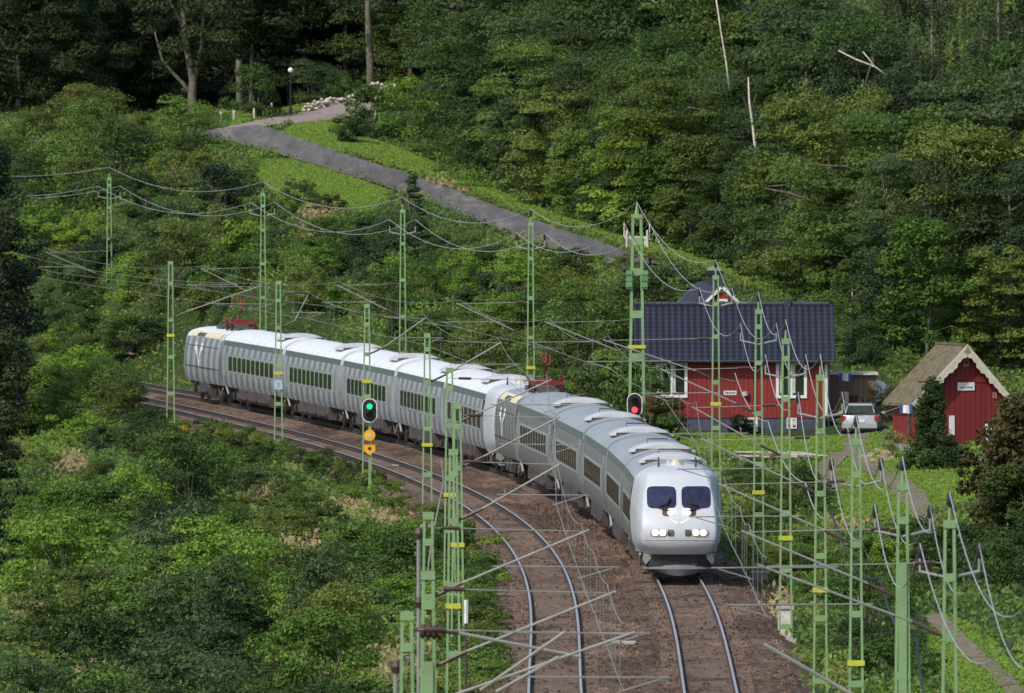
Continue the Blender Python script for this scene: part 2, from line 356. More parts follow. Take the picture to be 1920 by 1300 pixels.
CPn = np.array(CP); SXY = np.array([1.0, .30]); A_ = CPn[:, :2]*SXY
def _phi(r): return np.where(r > 1e-6, r*r*np.log(np.maximum(r, 1e-6)), 0)
_n = len(A_); _R = np.linalg.norm(A_[:, None]-A_[None], axis=2); _Kk = _phi(_R)+np.eye(_n)*6.0
_P = np.c_[np.ones(_n), A_]; _M = np.block([[_Kk, _P], [_P.T, np.zeros((3, 3))]])
_w = np.linalg.solve(_M, np.r_[CPn[:, 2], 0, 0, 0])
gx = np.concatenate([[-1500,-900,-500,-300,-200,-140], np.arange(-100, 101, 1.25), [140,200,300,500,900,1500]])
gy = np.concatenate([[-300,-100,0,100,200,260], np.arange(300, 1061, 2.5), [1120,1250,1500,2000,3000]])
GX, GY = np.meshgrid(gx, gy)
Xc = np.clip(GX, -105, 105); Yc = np.clip(GY, 290, 1100)
GZ = np.zeros_like(GX)
for i in range(GX.shape[0]):
    q = np.c_[Xc[i], Yc[i]]*SXY; r = np.linalg.norm(q[:, None]-A_[None], axis=2)
    GZ[i] = _phi(r)@_w[:_n]+_w[_n]+q@_w[_n+1:]
far = np.clip((np.abs(GX)-105)/400, 0, 1); GZ = np.clip(GZ, -2.5, 70)+far*30+np.clip((GY-1060)/600, 0, 1)*60
GZ = GZ + .25*np.sin(GX*.31+GY*.05)*np.sin(GY*.083+GX*.11)*np.clip(-1+np.abs(GX)*.0+2, 0, 1)
xr = np.array([XR(y) for y in gy])[:, None]; xl = np.array([XL(y) for y in gy])[:, None]
dd = np.maximum(np.maximum((xl-3.3)-GX, GX-(xr+3.1)), 0)
t = np.clip(dd/4.0, 0, 1); t = t*t*(3-2*t)
t = np.maximum(t, np.clip((GY-768)/14, 0, 1)); t = np.where(GY < 250, 1, t)
GZ = (-.75)*(1-t)+GZ*t
def H(x, y):
    i = int(np.clip(np.searchsorted(gx, x)-1, 0, len(gx)-2)); j = int(np.clip(np.searchsorted(gy, y)-1, 0, len(gy)-2))
    a = min(max((x-gx[i])/(gx[i+1]-gx[i]), 0), 1); b = min(max((y-gy[j])/(gy[j+1]-gy[j]), 0), 1)
    return float((GZ[j,i]*(1-a)+GZ[j,i+1]*a)*(1-b)+(GZ[j+1,i]*(1-a)+GZ[j+1,i+1]*a)*b)
def T(u, v, y0=300, y1=1050):
    """where the sight line through photo pixel (u,v) meets the terrain"""
    y = y0
    while y < y1:
        p = W(u, v, Y=y/K)
        if p.z < H(p.x, p.y): break
        y += 1.0
    for k in range(8):
        y -= .125; p = W(u, v, Y=y/K)
        if p.z > H(p.x, p.y): break
    return Vector((p.x, p.y, H(p.x, p.y)))

ny, nx = GX.shape
g = MB(); g.v = list(zip(GX.ravel().tolist(), GY.ravel().tolist(), GZ.ravel().tolist()))
g.f = [(j*nx+i, j*nx+i+1, (j+1)*nx+i+1, (j+1)*nx+i) for j in range(ny-1) for i in range(nx-1)]
tag(g.build('ground', M_ground, smooth=True, recalc=False), kind='structure')

def pip(x, y, poly):
    c = False; n = len(poly); j = n-1
    for i in range(n):
        xi, yi = poly[i]; xj, yj = poly[j]
        if (yi > y) != (yj > y) and x < (xj-xi)*(y-yi)/(yj-yi)+xi: c = not c
        j = i
    return c
PATCH = {}
def patch(name, pix, m, lift=.06, cx=.35, cy=1.0):
    """a sheet laid over the terrain inside an outline"""
    P = [T(u, v) for u, v in pix]; poly = [(p.x, p.y) for p in P]
    PATCH.setdefault(name, []).append(poly)
    x0, x1 = min(p[0] for p in poly), max(p[0] for p in poly); y0, y1 = min(p[1] for p in poly), max(p[1] for p in poly)
    nx_, ny_ = int((x1-x0)/cx)+2, int((y1-y0)/cy)+2; b = MB(); idx = {}
    def vid(i, j):
        if (i, j) not in idx:
            x, y = x0+i*cx, y0+j*cy; idx[(i, j)] = len(b.v); b.v.append((x, y, H(x, y)+lift))
        return idx[(i, j)]
    for j in range(ny_):
        for i in range(nx_):
            if pip(x0+(i+.5)*cx, y0+(j+.5)*cy, poly):
                b.f.append((vid(i, j), vid(i+1, j), vid(i+1, j+1), vid(i, j+1))); b.m.append(0)
    return tag(b.build(name, m, smooth=True, recalc=False), kind='structure')
def strip(name, pts, width, m, lift=.1, nacross=5, wob=.0):
    """a road or path of real width along ground points"""
    P = [Vector(p) for p in pts]; D = []
    for a, c in zip(P, P[1:]):
        n = max(2, int((c-a).length/2)); D += [a.lerp(c, k/n) for k in range(n)]
    D.append(P[-1])
    for _ in range(8): D = [D[0]]+[(D[i-1]+D[i]*2+D[i+1])/4 for i in range(1, len(D)-1)]+[D[-1]]
    b = MB(); rng = random.Random(5)
    for i, p in enumerate(D):
        d = (D[min(i+1, len(D)-1)]-D[max(i-1, 0)]); d.z = 0; d.normalize(); s = Vector((d.y, -d.x, 0)); ww = width*(1+wob*(rng.random()-.5))
        for k in range(nacross):
            q = p+s*ww*(k/(nacross-1)-.5); b.v.append((q.x, q.y, H(q.x, q.y)+lift))
    for i in range(len(D)-1):
        for k in range(nacross-1):
            a = i*nacross+k; b.f.append((a, a+1, a+nacross+1, a+nacross)); b.m.append(0)
    tag(b.build(name, m, smooth=True, recalc=False), kind='structure')
    PATCH.setdefault('_'+name, []).append([(p.x, p.y, width/2) for p in D])
    return D
RW = [T(u, v) for u, v in ((430,243),(470,258),(520,275),(580,291),(640,309),(700,327),(750,343),(810,364),(870,384),(930,407),(1000,433),(1060,454),(1120,476),(1180,497))]; BW = [T(u, v) for u, v in ((440,243),(500,237),(560,224),(610,213),(650,205),(695,194))]
roadD = strip('road', RW, 3.7, M_asph, .12, wob=.12); branchD = strip('gravel_road', BW, 3.6, M_gravel, .10, wob=.15)

patch('grass_verge', [(520,262),(640,290),(700,250),(630,215),(560,232)], M_lawn)
patch('grass_verge', [(500,262),(640,285),(760,318),(900,368),(1050,425),(1170,462),(1300,500),(1420,540),(1520,580),(1620,620),(1600,600),(1480,530),(1340,492),(1200,452),(1040,402),(900,345),(800,300),(700,262),(600,230)], M_lawn, lift=.05)
patch('grass_verge', [(490,300),(560,300),(640,325),(740,362),(700,400),(600,395),(520,372),(480,340)], M_lawn)
patch('grass_verge', [(430,240),(540,214),(640,193),(720,178),(700,172),(600,190),(520,205),(435,232)], M_lawn)
patch('meadow', [(800,186),(885,186),(900,200),(870,240),(810,250),(790,215)], M_lawn)
patch('lawn', [(1270,808),(1660,812),(1700,850),(1560,872),(1500,868),(1400,866),(1290,850)], M_lawn)
patch('lawn', [(1540,860),(1700,850),(1850,868),(1890,905),(1830,955),(1700,985),(1560,990),(1545,925)], M_lawn, lift=.05)
patch('lawn', [(1740,1150),(1840,1180),(1925,1260),(1925,1330),(1800,1330),(1740,1250)], M_lawn)
drive = [T(1610,818), T(1600,850), T(1640,885), T(1690,915), T(1725,950), T(1735,985)]
strip('path', drive, 1.0, M_dirtp, .12, wob=.3)
strip('path', [T(1580,852), T(1545,880), T(1560,920)], .9, M_dirtp, .12, wob=.3)
strip('path', [T(1745,1160), T(1800,1205), T(1850,1250), T(1900,1302), T(1930,1340)], .55, M_dirtp, .12, wob=.3)
strip('path', [T(132,1100), T(118,1150), T(98,1210)], .8, M_dirtp, .05, wob=.9); PATCH['_path'].pop()

# ------------------------------------------------------------------ railway: ballast, tracks
YA, YB = 325, 774
ys = np.arange(YA, YB, 2.5)
b = MB(); offs = [-2.9, -2.3, -1.6, 'm', 1.6, 2.1, 2.7]
rngb = random.Random(3)
for y in ys:
    xl_, xr_ = XL(y), XR(y); row = [xl_-2.7, xl_-2.0, xl_-1.5, xl_-.4, xl_+.4, xl_+1.5, (xl_+xr_)/2, xr_-1.5, xr_-.4, xr_+.4, xr_+1.5, xr_+2.3, xr_+3.3]
    zz = [-.85, -.30, -.20, -.20, -.20, -.20, -.33, -.20, -.20, -.20, -.20, -.28, -.85]
    for x, z in zip(row, zz): b.v.append((x+rngb.uniform(-.05, .05), y, z+rngb.uniform(-.03, .03)))
nr = 13
b.f = [(j*nr+i, j*nr+i+1, (j+1)*nr+i+1, (j+1)*nr+i) for j in range(len(ys)-1) for i in range(nr-1)]; b.m = [0]*len(b.f)
tag(b.build('track_ballast', M_ballast, smooth=True, recalc=False), kind='structure')

def rail_mesh(fx, off):
    b = MB(); prof = [(-.036,0),(.036,0),(.036,-.035),(.012,-.05),(.012,-.12),(.06,-.14),(.06,-.155),(-.06,-.155),(-.06,-.14),(-.012,-.12),(-.012,-.05),(-.036,-.035)]
    yy = np.arange(YA, YB, 2.5); n = len(prof)
    for y in yy:
        h = (fx(y+1)-fx(y-1))/2
        for px, pz in prof: b.v.append((fx(y)+off+px, y-(off+px)*h, pz))
    for i in range(len(yy)-1):
        for k in range(n):
            a = i*n; b.f.append((a+k, a+(k+1) % n, a+n+(k+1) % n, a+n+k)); b.m.append(0 if k == 0 else 1)
    return b
for fx, lab in ((XL, 'empty curved railway track with shiny rails, on the inner side of the bend'), (XR, 'curved railway track carrying the silver trains, on the outer side of the bend')):
    t = thing('railway_track', lab, 'railway track', (fx(420), 420, 0))
    inv = Matrix.Translation(-Vector((fx(420), 420, 0)))
    for off in (-.7175, .7175):
        o = rail_mesh(fx, off).build('rail', [M_railtop, M_rust], t); o.data.transform(inv)
    s = MB(); y = YA
    while y < YB:
        s.box(fx(y)-1.25, fx(y)+1.25, y-.12, y+.12, -.30, -.186); y += .65
    o = s.build('sleepers', M_sleeper, t); o.data.transform(inv); o['kind'] = 'stuff'

# loose stones and bits on the ballast
st = MB(); rs = random.Random(12)
for k in range(14000):
    y = rs.uniform(350, 560); xl_, xr_ = XL(y), XR(y); x = rs.uniform(xl_-2.6, xr_+2.5)
    if min(abs(x-xl_), abs(x-xr_)) < .85 and rs.random() < .6: continue
    base = -.20 if min(abs(x-xl_), abs(x-xr_)) < 1.5 else -.27
    r = rs.uniform(.03, .085); pts = []
    for q in ((1,0,0),(0,1,0),(-1,0,0),(0,-1,0),(0,0,1)):
        pts.append((x+q[0]*r*rs.uniform(.7,1.3), y+q[1]*r*rs.uniform(.7,1.3), base+q[2]*r*rs.uniform(.7,1.2)))
    st.add(pts, [(0,1,4),(1,2,4),(2,3,4),(3,0,4)])
tag(st.build('ballast_stones', M_ballast), 'loose brown ballast stones around the rails', 'ballast stones', kind='stuff')
p = W(1158, 1203, z=-.2); b = MB(); b.box(-.45,-.02,-.5,.5,0,.08); b.box(.02,.45,-.5,.5,0,.07)
o = b.build('cable_duct_lid', M_conc); o.location = (p.x+.1, p.y, -.27); tag(o, 'pair of flat grey concrete duct lids lying between the two tracks', 'duct lid')

# ------------------------------------------------------------------ trains
SEC = [(1.36,.93),(1.46,1.15),(1.52,1.6),(1.54,2.1),(1.52,2.6),(1.45,3.02)]
CANT = [(1.45,3.02),(1.40,3.27)]
ROOF = [(1.40,3.27),(1.30,3.42),(1.12,3.55),(.85,3.66),(.45,3.76),(0,3.79)]
def halfw(z):
    pts = SEC+CANT[1:]+ROOF[1:]
    for (x0, z0), (x1, z1) in zip(pts, pts[1:]):
        if z <= z1: return x0+(x1-x0)*(z-z0)/(z1-z0)
    return 0
def extr(b, prof, y0, y1, ny=1, m=0):
    """extrude a half profile (both sides) along y"""
    for sgn in (-1, 1):
        base = len(b.v)
        for j in range(ny+1):
            y = y0+(y1-y0)*j/ny
            for x, z in prof: b.v.append((x*sgn, y, z))
        n = len(prof)
        for j in range(ny):
            for i in range(n-1):
                a = base+j*n+i; f = (a, a+1, a+n+1, a+n); b.f.append(f if sgn < 0 else f[::-1]); b.m.append(m)
def full(prof): return [(x, z) for x, z in prof]+[(-x, z) for x, z in reversed(prof) if x > 0]

# bogie: built once, copied
def make_bogie():
    fr = MB()
    for sx in (-1, 1):
        fr.box(sx*1.02-.07, sx*1.02+.07, -1.75, 1.75, .42, .62); fr.box(sx*1.02-.05, sx*1.02+.05, -.5, .5, .28, .75)
        for y in (-1.4, 1.4): fr.box(sx*1.05-.1, sx*1.05+.1, y-.2, y+.2, .30, .68)
        fr.tube([(sx*1.16, -.9, .35), (sx*1.16, -.1, .85)], .05, 6); fr.tube([(sx*1.16, .9, .35), (sx*1.16, .1, .85)], .05, 6)
    fr.box(-1.0, 1.0, -.35, .35, .40, .72)
    o = fr.build('bogie', M_bogie)
    for y in (-1.4, 1.4):
        for sx in (-1, 1):
            wb = MB(); wb.tube([(sx*.72-.065, y, .44), (sx*.72+.065, y, .44)], .44, 20)
            wb.tube([(sx*.80, y, .44), (sx*.93, y, .44)], .16, 10)
            wb.build('wheel', M_wheel, o)
    for sx in (-1, 1): d = MB(); d.tube([(sx*1.22, 1.3, .40), (sx*1.24, 2.5, .78)], .04, 6); d.build('damper', M_whited, o)
    return o
BOGIE = None
def bogie(parent, y):
    global BOGIE
    if BOGIE is None: BOGIE = make_bogie(); BOGIE.parent = parent; o = BOGIE
    else: o = copy_tree(BOGIE, parent)
    o.location = (0, y, 0)
WIN = None
def window(parent, sx, y, w=1.30, gm=None):
    b = MB()
    z0, z1 = 1.80, 2.50
    def pt(y_, z_, e): return (sx*(halfw(z_)+e), y_, z_)
    r = .1; out = [(y-w/2+r, z0), (y+w/2-r, z0), (y+w/2, z0+r), (y+w/2, z1-r), (y+w/2-r, z1), (y-w/2+r, z1), (y-w/2, z1-r), (y-w/2, z0+r)]
    n = 8; vs = [pt(a, c, .028) for a, c in out]+[pt(a, c, .0) for a, c in out]
    b.add(vs, [tuple(range(8))]+[(i, (i+1) % n, n+(i+1) % n, n+i) for i in range(n)])
    return b.build('window', gm or M_glass, parent)

def car_shell(t, L, y0, y1, side, roofm):
    b = MB(); extr(b, SEC, y0, y1, 6)
    b.add([(x, y0, z) for x, z in full(SEC)], [tuple(range(len(full(SEC))))]); b.add([(x, y1, z) for x, z in full(SEC)], [tuple(range(len(full(SEC))))])
    o = b.build('body', side, t, recalc=False); autosmooth(o)
    b = MB(); extr(b, [(x+.006, z) for x, z in CANT], y0, y1); b.build('eaves_band', M_cant, t, recalc=False)
    b = MB(); extr(b, ROOF, y0, y1, 2)
    cap = full(CANT+ROOF[1:])
    b.add([(x, y0+.002, z) for x, z in cap], [tuple(range(len(cap)))]); b.add([(x, y1-.002, z) for x, z in cap], [tuple(range(len(cap)))])
    for k in range(int((y1-y0)/3)):   # weld seams
        y = y0+1.5+k*3; pr = [(x, z+.012) for x, z in ROOF]; extr(b, pr, y, y+.05)
    o = b.build('roof', roofm, t, recalc=False); autosmooth(o)
    # window band
    b = MB()
    for sx in (-1, 1):
        zz = [1.68, 2.0, 2.3, 2.62]
        vs = [(sx*(halfw(z)+.012), y, z) for y in (y0+1.6, y1-1.6) for z in zz]
        b.add(vs, [(i, i+1, i+5, i+4) for i in range(3)])
    b.build('window_band', M_frame, t)
def underframe(t, y0, y1):
    b = MB(); ya, yb = y0+5.6, y1-5.6
    if yb > ya+1:
        b.prism([(-1.36,.95),(-1.40,.55),(-1.28,.30),(1.28,.30),(1.40,.55),(1.36,.95)], ya, yb)
        for sx in (-1, 1):
            for k in range(3): 
                yy = ya+.4+k*(yb-ya-.8)/3; b.box(sx*1.40-.02, sx*1.40+.02, yy, yy+(yb-ya)/4, .45, .88)
        b.build('underfloor_skirt', M_dirt2, t)
    b = MB(); b.box(-1.15, 1.15, y0+.2, y1-.2, .80, .96)
    for y in (y0+.5, y1-.5): b.box(-.9, .9, y-.2, y+.2, .4, .85)
    b.build('underframe', M_dirt, t)
def fairing(t, y):
    b = MB(); prof = []
    for i in range(9):
        x = -1.15+2.3*i/8; a = abs(x)/1.15; prof.append((x, 3.62+.30*(1-a**2.6)+.02))
    n = 9
    for j, (yy, s) in enumerate([(-1.5,.55),(-1.2,.95),(0,1.0),(1.1,.97),(1.45,.75)]):
        for x, z in prof: b.v.append((x*(.9+.1*s), y+yy, 3.60+(z-3.60)*s+.04))
    for j in range(4):
        for i in range(n-1): a = j*n+i; b.f.append((a, a+1, a+n+1, a+n)); b.m.append(0)
    b.f.append(tuple(4*n+i for i in range(n))); b.m.append(0)
    o = b.build('roof_fairing', M_fair, t); autosmooth(o, 50)
    b = MB(); b.box(-1.0, .95, y+1.47, y+1.50, 3.66, 3.78); b.build('roof_slot', M_bogie, t); b = MB(); b.box(-.55, .4, y-2.6, y-2.0, 3.74, 3.88); b.build('roof_hatch', M_fair, t); b = MB(); b.tube([(-.3, y-3.2, 3.78), (-.3, y-3.2, 4.0), (.4, y-3.2, 4.0), (.4, y-3.2, 3.78)], .025, 5)
    b.build('roof_rail', M_bogie, t)

def pantograph(t, y, up):
    b = MB()
    for sx in (-.6, .6): b.box(sx-.05, sx+.05, y-1.0, y+1.0, 4.0, 4.10)
    for yy in (-1.0, 1.0): b.box(-.65, .65, y+yy-.05, y+yy+.05, 4.0, 4.10)
    b.box(-.28, .28, y-.5, y+.4, 4.08, 4.22)
    b.tube([(-.6, y+.8, 4.08), (-.78, y+.3, 4.30), (-.78, y-.3, 4.30), (-.6, y-.8, 4.08)], .035, 6); b.tube([(.6, y+.8, 4.08), (.78, y+.3, 4.30), (.78, y-.3, 4.30), (.6, y-.8, 4.08)], .035, 6)
    pz = b.build('pantograph', M_redp, t)
    c = MB(); h = 5.45 if up else 4.9
    c.tube([(0, y-1.0, 4.25), (.05, y+.9, (4.3+h)/2)], [.06, .045], 6); c.tube([(.05, y+.9, (4.3+h)/2), (0, y-.2, h-.12)], [.045, .03], 6)
    for sx in (-.22, .22): c.tube([(sx*.5, y+.85, (4.3+h)/2), (sx*.9, y-.2, h-.15)], .02, 5)
    c.build('pantograph_arm', M_redp, pz)
    c = MB(); c.tube([(-.85, y-.2, h-.22), (-.6, y-.2, h), (.6, y-.2, h), (.85, y-.2, h-.22)], .035, 6); c.build('collector_head', M_bogie, pz)
    for sx in (-.58, .58):
        for yy in (-.9, .9):
            c = MB()
            c.tube([(sx, y+yy, 3.62), (sx, y+yy, 4.02)], .09, 8)
            for k in range(3): c.tube([(sx, y+yy, 3.74+k*.09), (sx, y+yy, 3.77+k*.09)], .14, 8)
            c.build('insulator', M_insul, pz)

NY = 4.4
def yf(z):
    tab = [(.85,.38),(1.05,.14),(1.25,.04),(1.6,0),(2.0,.16),(2.3,.38),(2.6,.66),(3.0,1.05),(3.3,1.34),(3.46,1.50),(3.56,1.72),(3.64,2.1),(3.70,2.8),(3.76,3.7),(3.80,4.3)]
    for (a, ya), (c, yc) in zip(tab, tab[1:]):
        if z <= c: return ya+(yc-ya)*(z-a)/(c-a)
    return 4.3
def nbw(z):
    if z < .93: return 1.36
    return max(halfw(min(z, 3.79)), .05)
def nw(z):   # width of the cab front at height z
    tab = [(.85,1.16),(1.0,1.29),(1.3,1.42),(1.7,1.43),(2.2,1.39),(2.7,1.33),(3.2,1.26),(3.45,1.20),(3.56,1.08),(3.64,.88),(3.70,.58),(3.80,.10)]
    if z <= .85: return 1.16
    for (a, xa_), (c, xc_) in zip(tab, tab[1:]):
        if z <= c: return xa_+(xc_-xa_)*(z-a)/(c-a)
    return .1
def nose_pt(fr, z, L, out=0):
    """surface of the nose: fr = -1..1 across, z = height; flat face, crisp corner, raked cheek"""
    a = abs(fr); y0 = yf(z); q = .86-.10*max(0, min(1, (1.25-z)/.4))-.04*max(0, (z-2.6))
    if a <= q: yy = y0+.13*(a/q)**2
    else:
        t = (a-q)/(1-q); yy = y0+.13+(.30*t+.9*t**1.6 if t < .86 else .96+(NY-y0-1.09)*((t-.86)/.14)**1.3)
    yy = min(yy, NY)
    k_ = min(1, max(0, (yy-1.6)/2.6)); k_ = k_*k_*(3-2*k_); return (fr*(nw(z)*(1-k_)+nbw(z)*k_), L/2-yy+out, z)
def nose(t, L):
    fr = [0,.2,.4,.55,.66,.74,.80,.84,.87,.90,.92,.94,.955,.97,.98,.99,1.0]
    fr = [-f for f in reversed(fr[1:])]+fr
    zs = [.85,.95,1.05,1.15,1.25,1.45,1.7,2.0,2.3,2.6,2.85,3.02,3.15,3.27,3.36,3.44,3.52,3.60,3.67,3.73,3.77]
    b = MB(); n = len(fr)
    for z in zs:
        for f in fr: b.v.append(nose_pt(f, z, L))
    for j in range(len(zs)-1):
        for i in range(n-1): a = j*n+i; b.f.append((a, a+1, a+n+1, a+n)); b.m.append(0)
    b.f.append(tuple((len(zs)-1)*n+i for i in range(n))); b.m.append(0)
    b.add([nose_pt(f, .85, L) for f in fr], [tuple(range(n))])
    o = b.build('nose', M_nose, t); autosmooth(o, 40)
    nz = o
    def panel(name, x0, x1, z0, z1, m, par, off=.02, r=.06, curve=6):
        # rounded rectangle patch following the nose surface
        b = MB(); N = 7
        for j in range(N):
            for i in range(N):
                a, c = i/(N-1)*2-1, j/(N-1)*2-1
                # superellipse rounding
                q = (abs(a)**curve+abs(c)**curve)**(1/curve) if (a or c) else 1
                mxm = max(abs(a), abs(c)); s = mxm/q if q > 0 else 1
                x = (x0+x1)/2+a*s*(x1-x0)/2; z = (z0+z1)/2+c*s*(z1-z0)/2
                p = nose_pt(x/nw(z), z, L); b.v.append((p[0], p[1]+off, p[2]+off*.3))
        for j in range(N-1):
            for i in range(N-1): k = j*N+i; b.f.append((k, k+1, k+N+1, k+N)); b.m.append(0)
        rim = [i for i in range(N)]+[N-1+N*j for j in range(1, N)]+[N*N-2-i for i in range(N-1)]+[N*(N-2-j) for j in range(N-2)]
        base = len(b.v)
        for k in rim: v = b.v[k]; b.v.append((v[0], v[1]-off-.03, v[2]))
        for i in range(len(rim)): j = (i+1) % len(rim); b.f.append((rim[i], rim[j], base+j, base+i)); b.m.append(0)
        o = b.build(name, m, par); autosmooth(o, 50); return o
    panel('windscreen', -1.06, -.09, 2.38, 3.09, M_glassb, nz); panel('windscreen', .09, 1.06, 2.38, 3.09, M_glassb, nz)
    for sx in (-1, 1):
        s = panel('lamp_surround', sx*.70-.27, sx*.70+.27, 1.44, 1.70, M_galv, nz, .012, curve=4)
        panel('headlight', sx*.80-.10, sx*.80+.10, 1.47, 1.67, M_lampw, s, .035, curve=2.2)
        panel('headlight', sx*.55-.105, sx*.55+.105, 1.47, 1.67, M_head, s, .035, curve=2.2)
        panel('buffer_cover', sx*.29-.10, sx*.29+.10, 1.47, 1.68, M_bogie, nz, .02, curve=8)
        panel('lamp_recess', sx*.36-.20, sx*.36+.20, 2.13, 2.38, M_insul, nz, .015, curve=4)
        panel('high_beam_lamp', sx*.27-.12, sx*.27+.12, 2.14, 2.37, M_lampw, nz, .04, curve=2.2)
        b = MB(); p1 = nose_pt(sx*.12, 2.30, L); p2 = nose_pt(sx*.5, 2.42, L); p3 = nose_pt(sx*.42, 2.62, L)
        b.tube([(p1[0]+sx*.15, p1[1]+.06, p1[2]-.02), (p2[0], p2[1]+.08, p2[2]), (p2[0]-sx*.28, p2[1]+.04, p2[2]+.12), (p3[0]-sx*.28, p3[1]+.05, p3[2]+.12)], .035, 6); b.build('wiper', M_black, nz)
        b = MB(); b.tube([(sx*.62, L/2-3.1, 3.66), (sx*.62, L/2-3.1, 4.02)], [.05, .025], 6); b.build('aerial', M_bogie, nz)
        b = MB(); pA = [(sx*(halfw(z)+.0), L/2-y, z) for y, z in ((5.2,2.35),(4.5,2.35),(4.35,3.0),(5.2,3.0))]
        b.add([(x+sx*.02, y, z) for x, y, z in pA], [(0,1,2,3)]); b.build('side_window', M_glassb, nz)
    b = MB(); b.tube([(0, L/2-3.5, 3.72), (0, L/2-3.5, 3.92)], [.22, .16], 10); b.tube([(.25, L/2-3.6, 3.72), (.25, L/2-3.6, 3.88)], .1, 8); b.build('roof_horn', M_whited, nz)
    # faint winged emblem on the front
    b = MB()
    for sx in (-1, 1):
        q = [nose_pt(a*sx/1.5, z, L) for a, z in ((.05,1.86),(.10,1.86),(.36,2.02),(.30,2.04),(.05,1.93))]
        b.add([(x, y+.012, z) for x, y, z in q], [tuple(range(5))])
    b.build('emblem', M_whitep, nz)
    for sx in (-1, 1):   # cheeks running down beside the coupler opening
        b = MB(); b.prism([(sx*.80,.858),(sx*1.15,.858),(sx*1.17,.60),(sx*1.10,.50)][::sx], L/2-2.4, L/2-.68); b.build('cheek', M_galv, nz)
    b = MB()
    for z_ in (1.34,):
        pts_ = [nose_pt(f, z_, L) for f in (-.82,-.6,-.4,-.2,0,.2,.4,.6,.82)]; b.tube([(x, y+.004, z) for x, y, z in pts_], .012, 4)
    b.build('panel_joint', M_frame, nz)
    # dark coupler bay and plough apron
    b = MB(); b.prism([(-1.15, L/2-1.2), (-1.05, L/2-.75), (-.6, L/2-.5), (.6, L/2-.5), (1.05, L/2-.75), (1.15, L/2-1.2), (1.1, L/2-4), (-1.1, L/2-4)], .45, .85, axis='z'); b.build('coupler_bay', M_black, t)
    b = MB(); n = 11
    for j, (z, wv, pr) in enumerate([(.50,1.20,.42),(.36,1.16,.30),(.14,.80,.36)]):
        for i in range(n): a = -1+2*i/(n-1); b.v.append((a*wv, L/2-pr-.55*abs(a)**2.2, z-(.09*(a*a) if j == 0 else -.16*a*a if j == 2 else 0)))
    for i in range(n): a = -1+2*i/(n-1); b.v.append((a*1.18, L/2-1.6, .47))
    for r0, r1 in ((0,1),(1,2),(0,3)):
        for i in range(n-1): b.f.append((r0*n+i, r0*n+i+1, r1*n+i+1, r1*n+i)); b.m.append(0)
    o = b.build('plough_apron', M_apron, t); autosmooth(o, 30)

def v_emblem(t, sx, y, zc):
    """white winged V on the side of the power car"""
    b = MB()
    def poly(pts): 
        vs = [(sx*(halfw(zc+z)+.025), y+a, zc+z) for a, z in pts]; b.add(vs, [tuple(range(len(vs)))])
    k = 2.4
    for s in (-1, 1):
        q_ = [(0, -.72), (s*.24*k, -.05), (s*.50*k, .20), (s*.66*k, .24), (s*.68*k, .42), (s*.30*k, .42), (s*.14*k, .05), (0, -.35)]; poly(q_ if s > 0 else q_[::-1])
        poly([(s*.30*k, .47), (s*.66*k, .47), (s*.62*k, .60), (s*.36*k, .60)][::s])
    b.build('emblem', M_emb, t)

def solveY(u, off=-1.54):
    best = (9e9, 0); Y = 400.0
    while Y < 780:
        d = abs(960+F*(XR(Y)+off)/Y-u)
        if d < best[0]: best = (d, Y)
        Y += .1
    return best[1]
def place_car(name, label, cat, Ya, Yb, gap=1.25):
    a = Vector((XR(Ya), Ya, 0)); c = Vector((XR(Yb), Yb, 0)); mid = (a+c)/2; d = c-a; L = d.length-gap
    rz = math.atan2(-d.x, d.y)   # local +y points towards the camera end
    return thing(name, label, cat, mid, rz, None), L
def coach(label, Ya, Yb, side, roofm, nwin=10, gm=None):
    t, L = place_car('railway_coach', label, 'railway coach', Ya, Yb)
    t['group'] = 'passenger coaches of the two silver trains'
    y0, y1 = -L/2, L/2
    car_shell(t, L, y0, y1, side, roofm); underframe(t, y0, y1)
    bogie(t, y0+3.0); bogie(t, y1-3.0)
    span = L-5.4
    for sx in (-1, 1):
        for k in range(nwin): window(t, sx, -span/2+span*(k+.5)/nwin, span/nwin*.74, gm)
        for yy in (y0+.95, y1-.95):
            b = MB(); z = [1.0, 1.5, 2.1, 2.6, 3.0]
            vs = [(sx*(halfw(q)+.01), yy+e, q) for e in (-.42, .42) for q in z]; b.add(vs, [(i, i+1, i+6, i+5) for i in range(4)])
            b.build('door', M_frame, t)
    fairing(t, y1-4.5)
    g_ = MB(); g_.prism([(-1.02,.9),(-1.08,2.0),(-1.0,3.2),(-.6,3.5),(.6,3.5),(1.0,3.2),(1.08,2.0),(1.02,.9)], y0-1.3, y0+.1); g_.build('gangway_bellows', M_black, t)
    for sx in (-1, 1): g_ = MB(); g_.tube([(sx*1.36, y0-.25, 2.6), (sx*1.36, y0-.2, 1.2), (sx*1.30, y0+.9, .55)], .05, 6); g_.build('jumper_cable', M_frame, t)
    return t
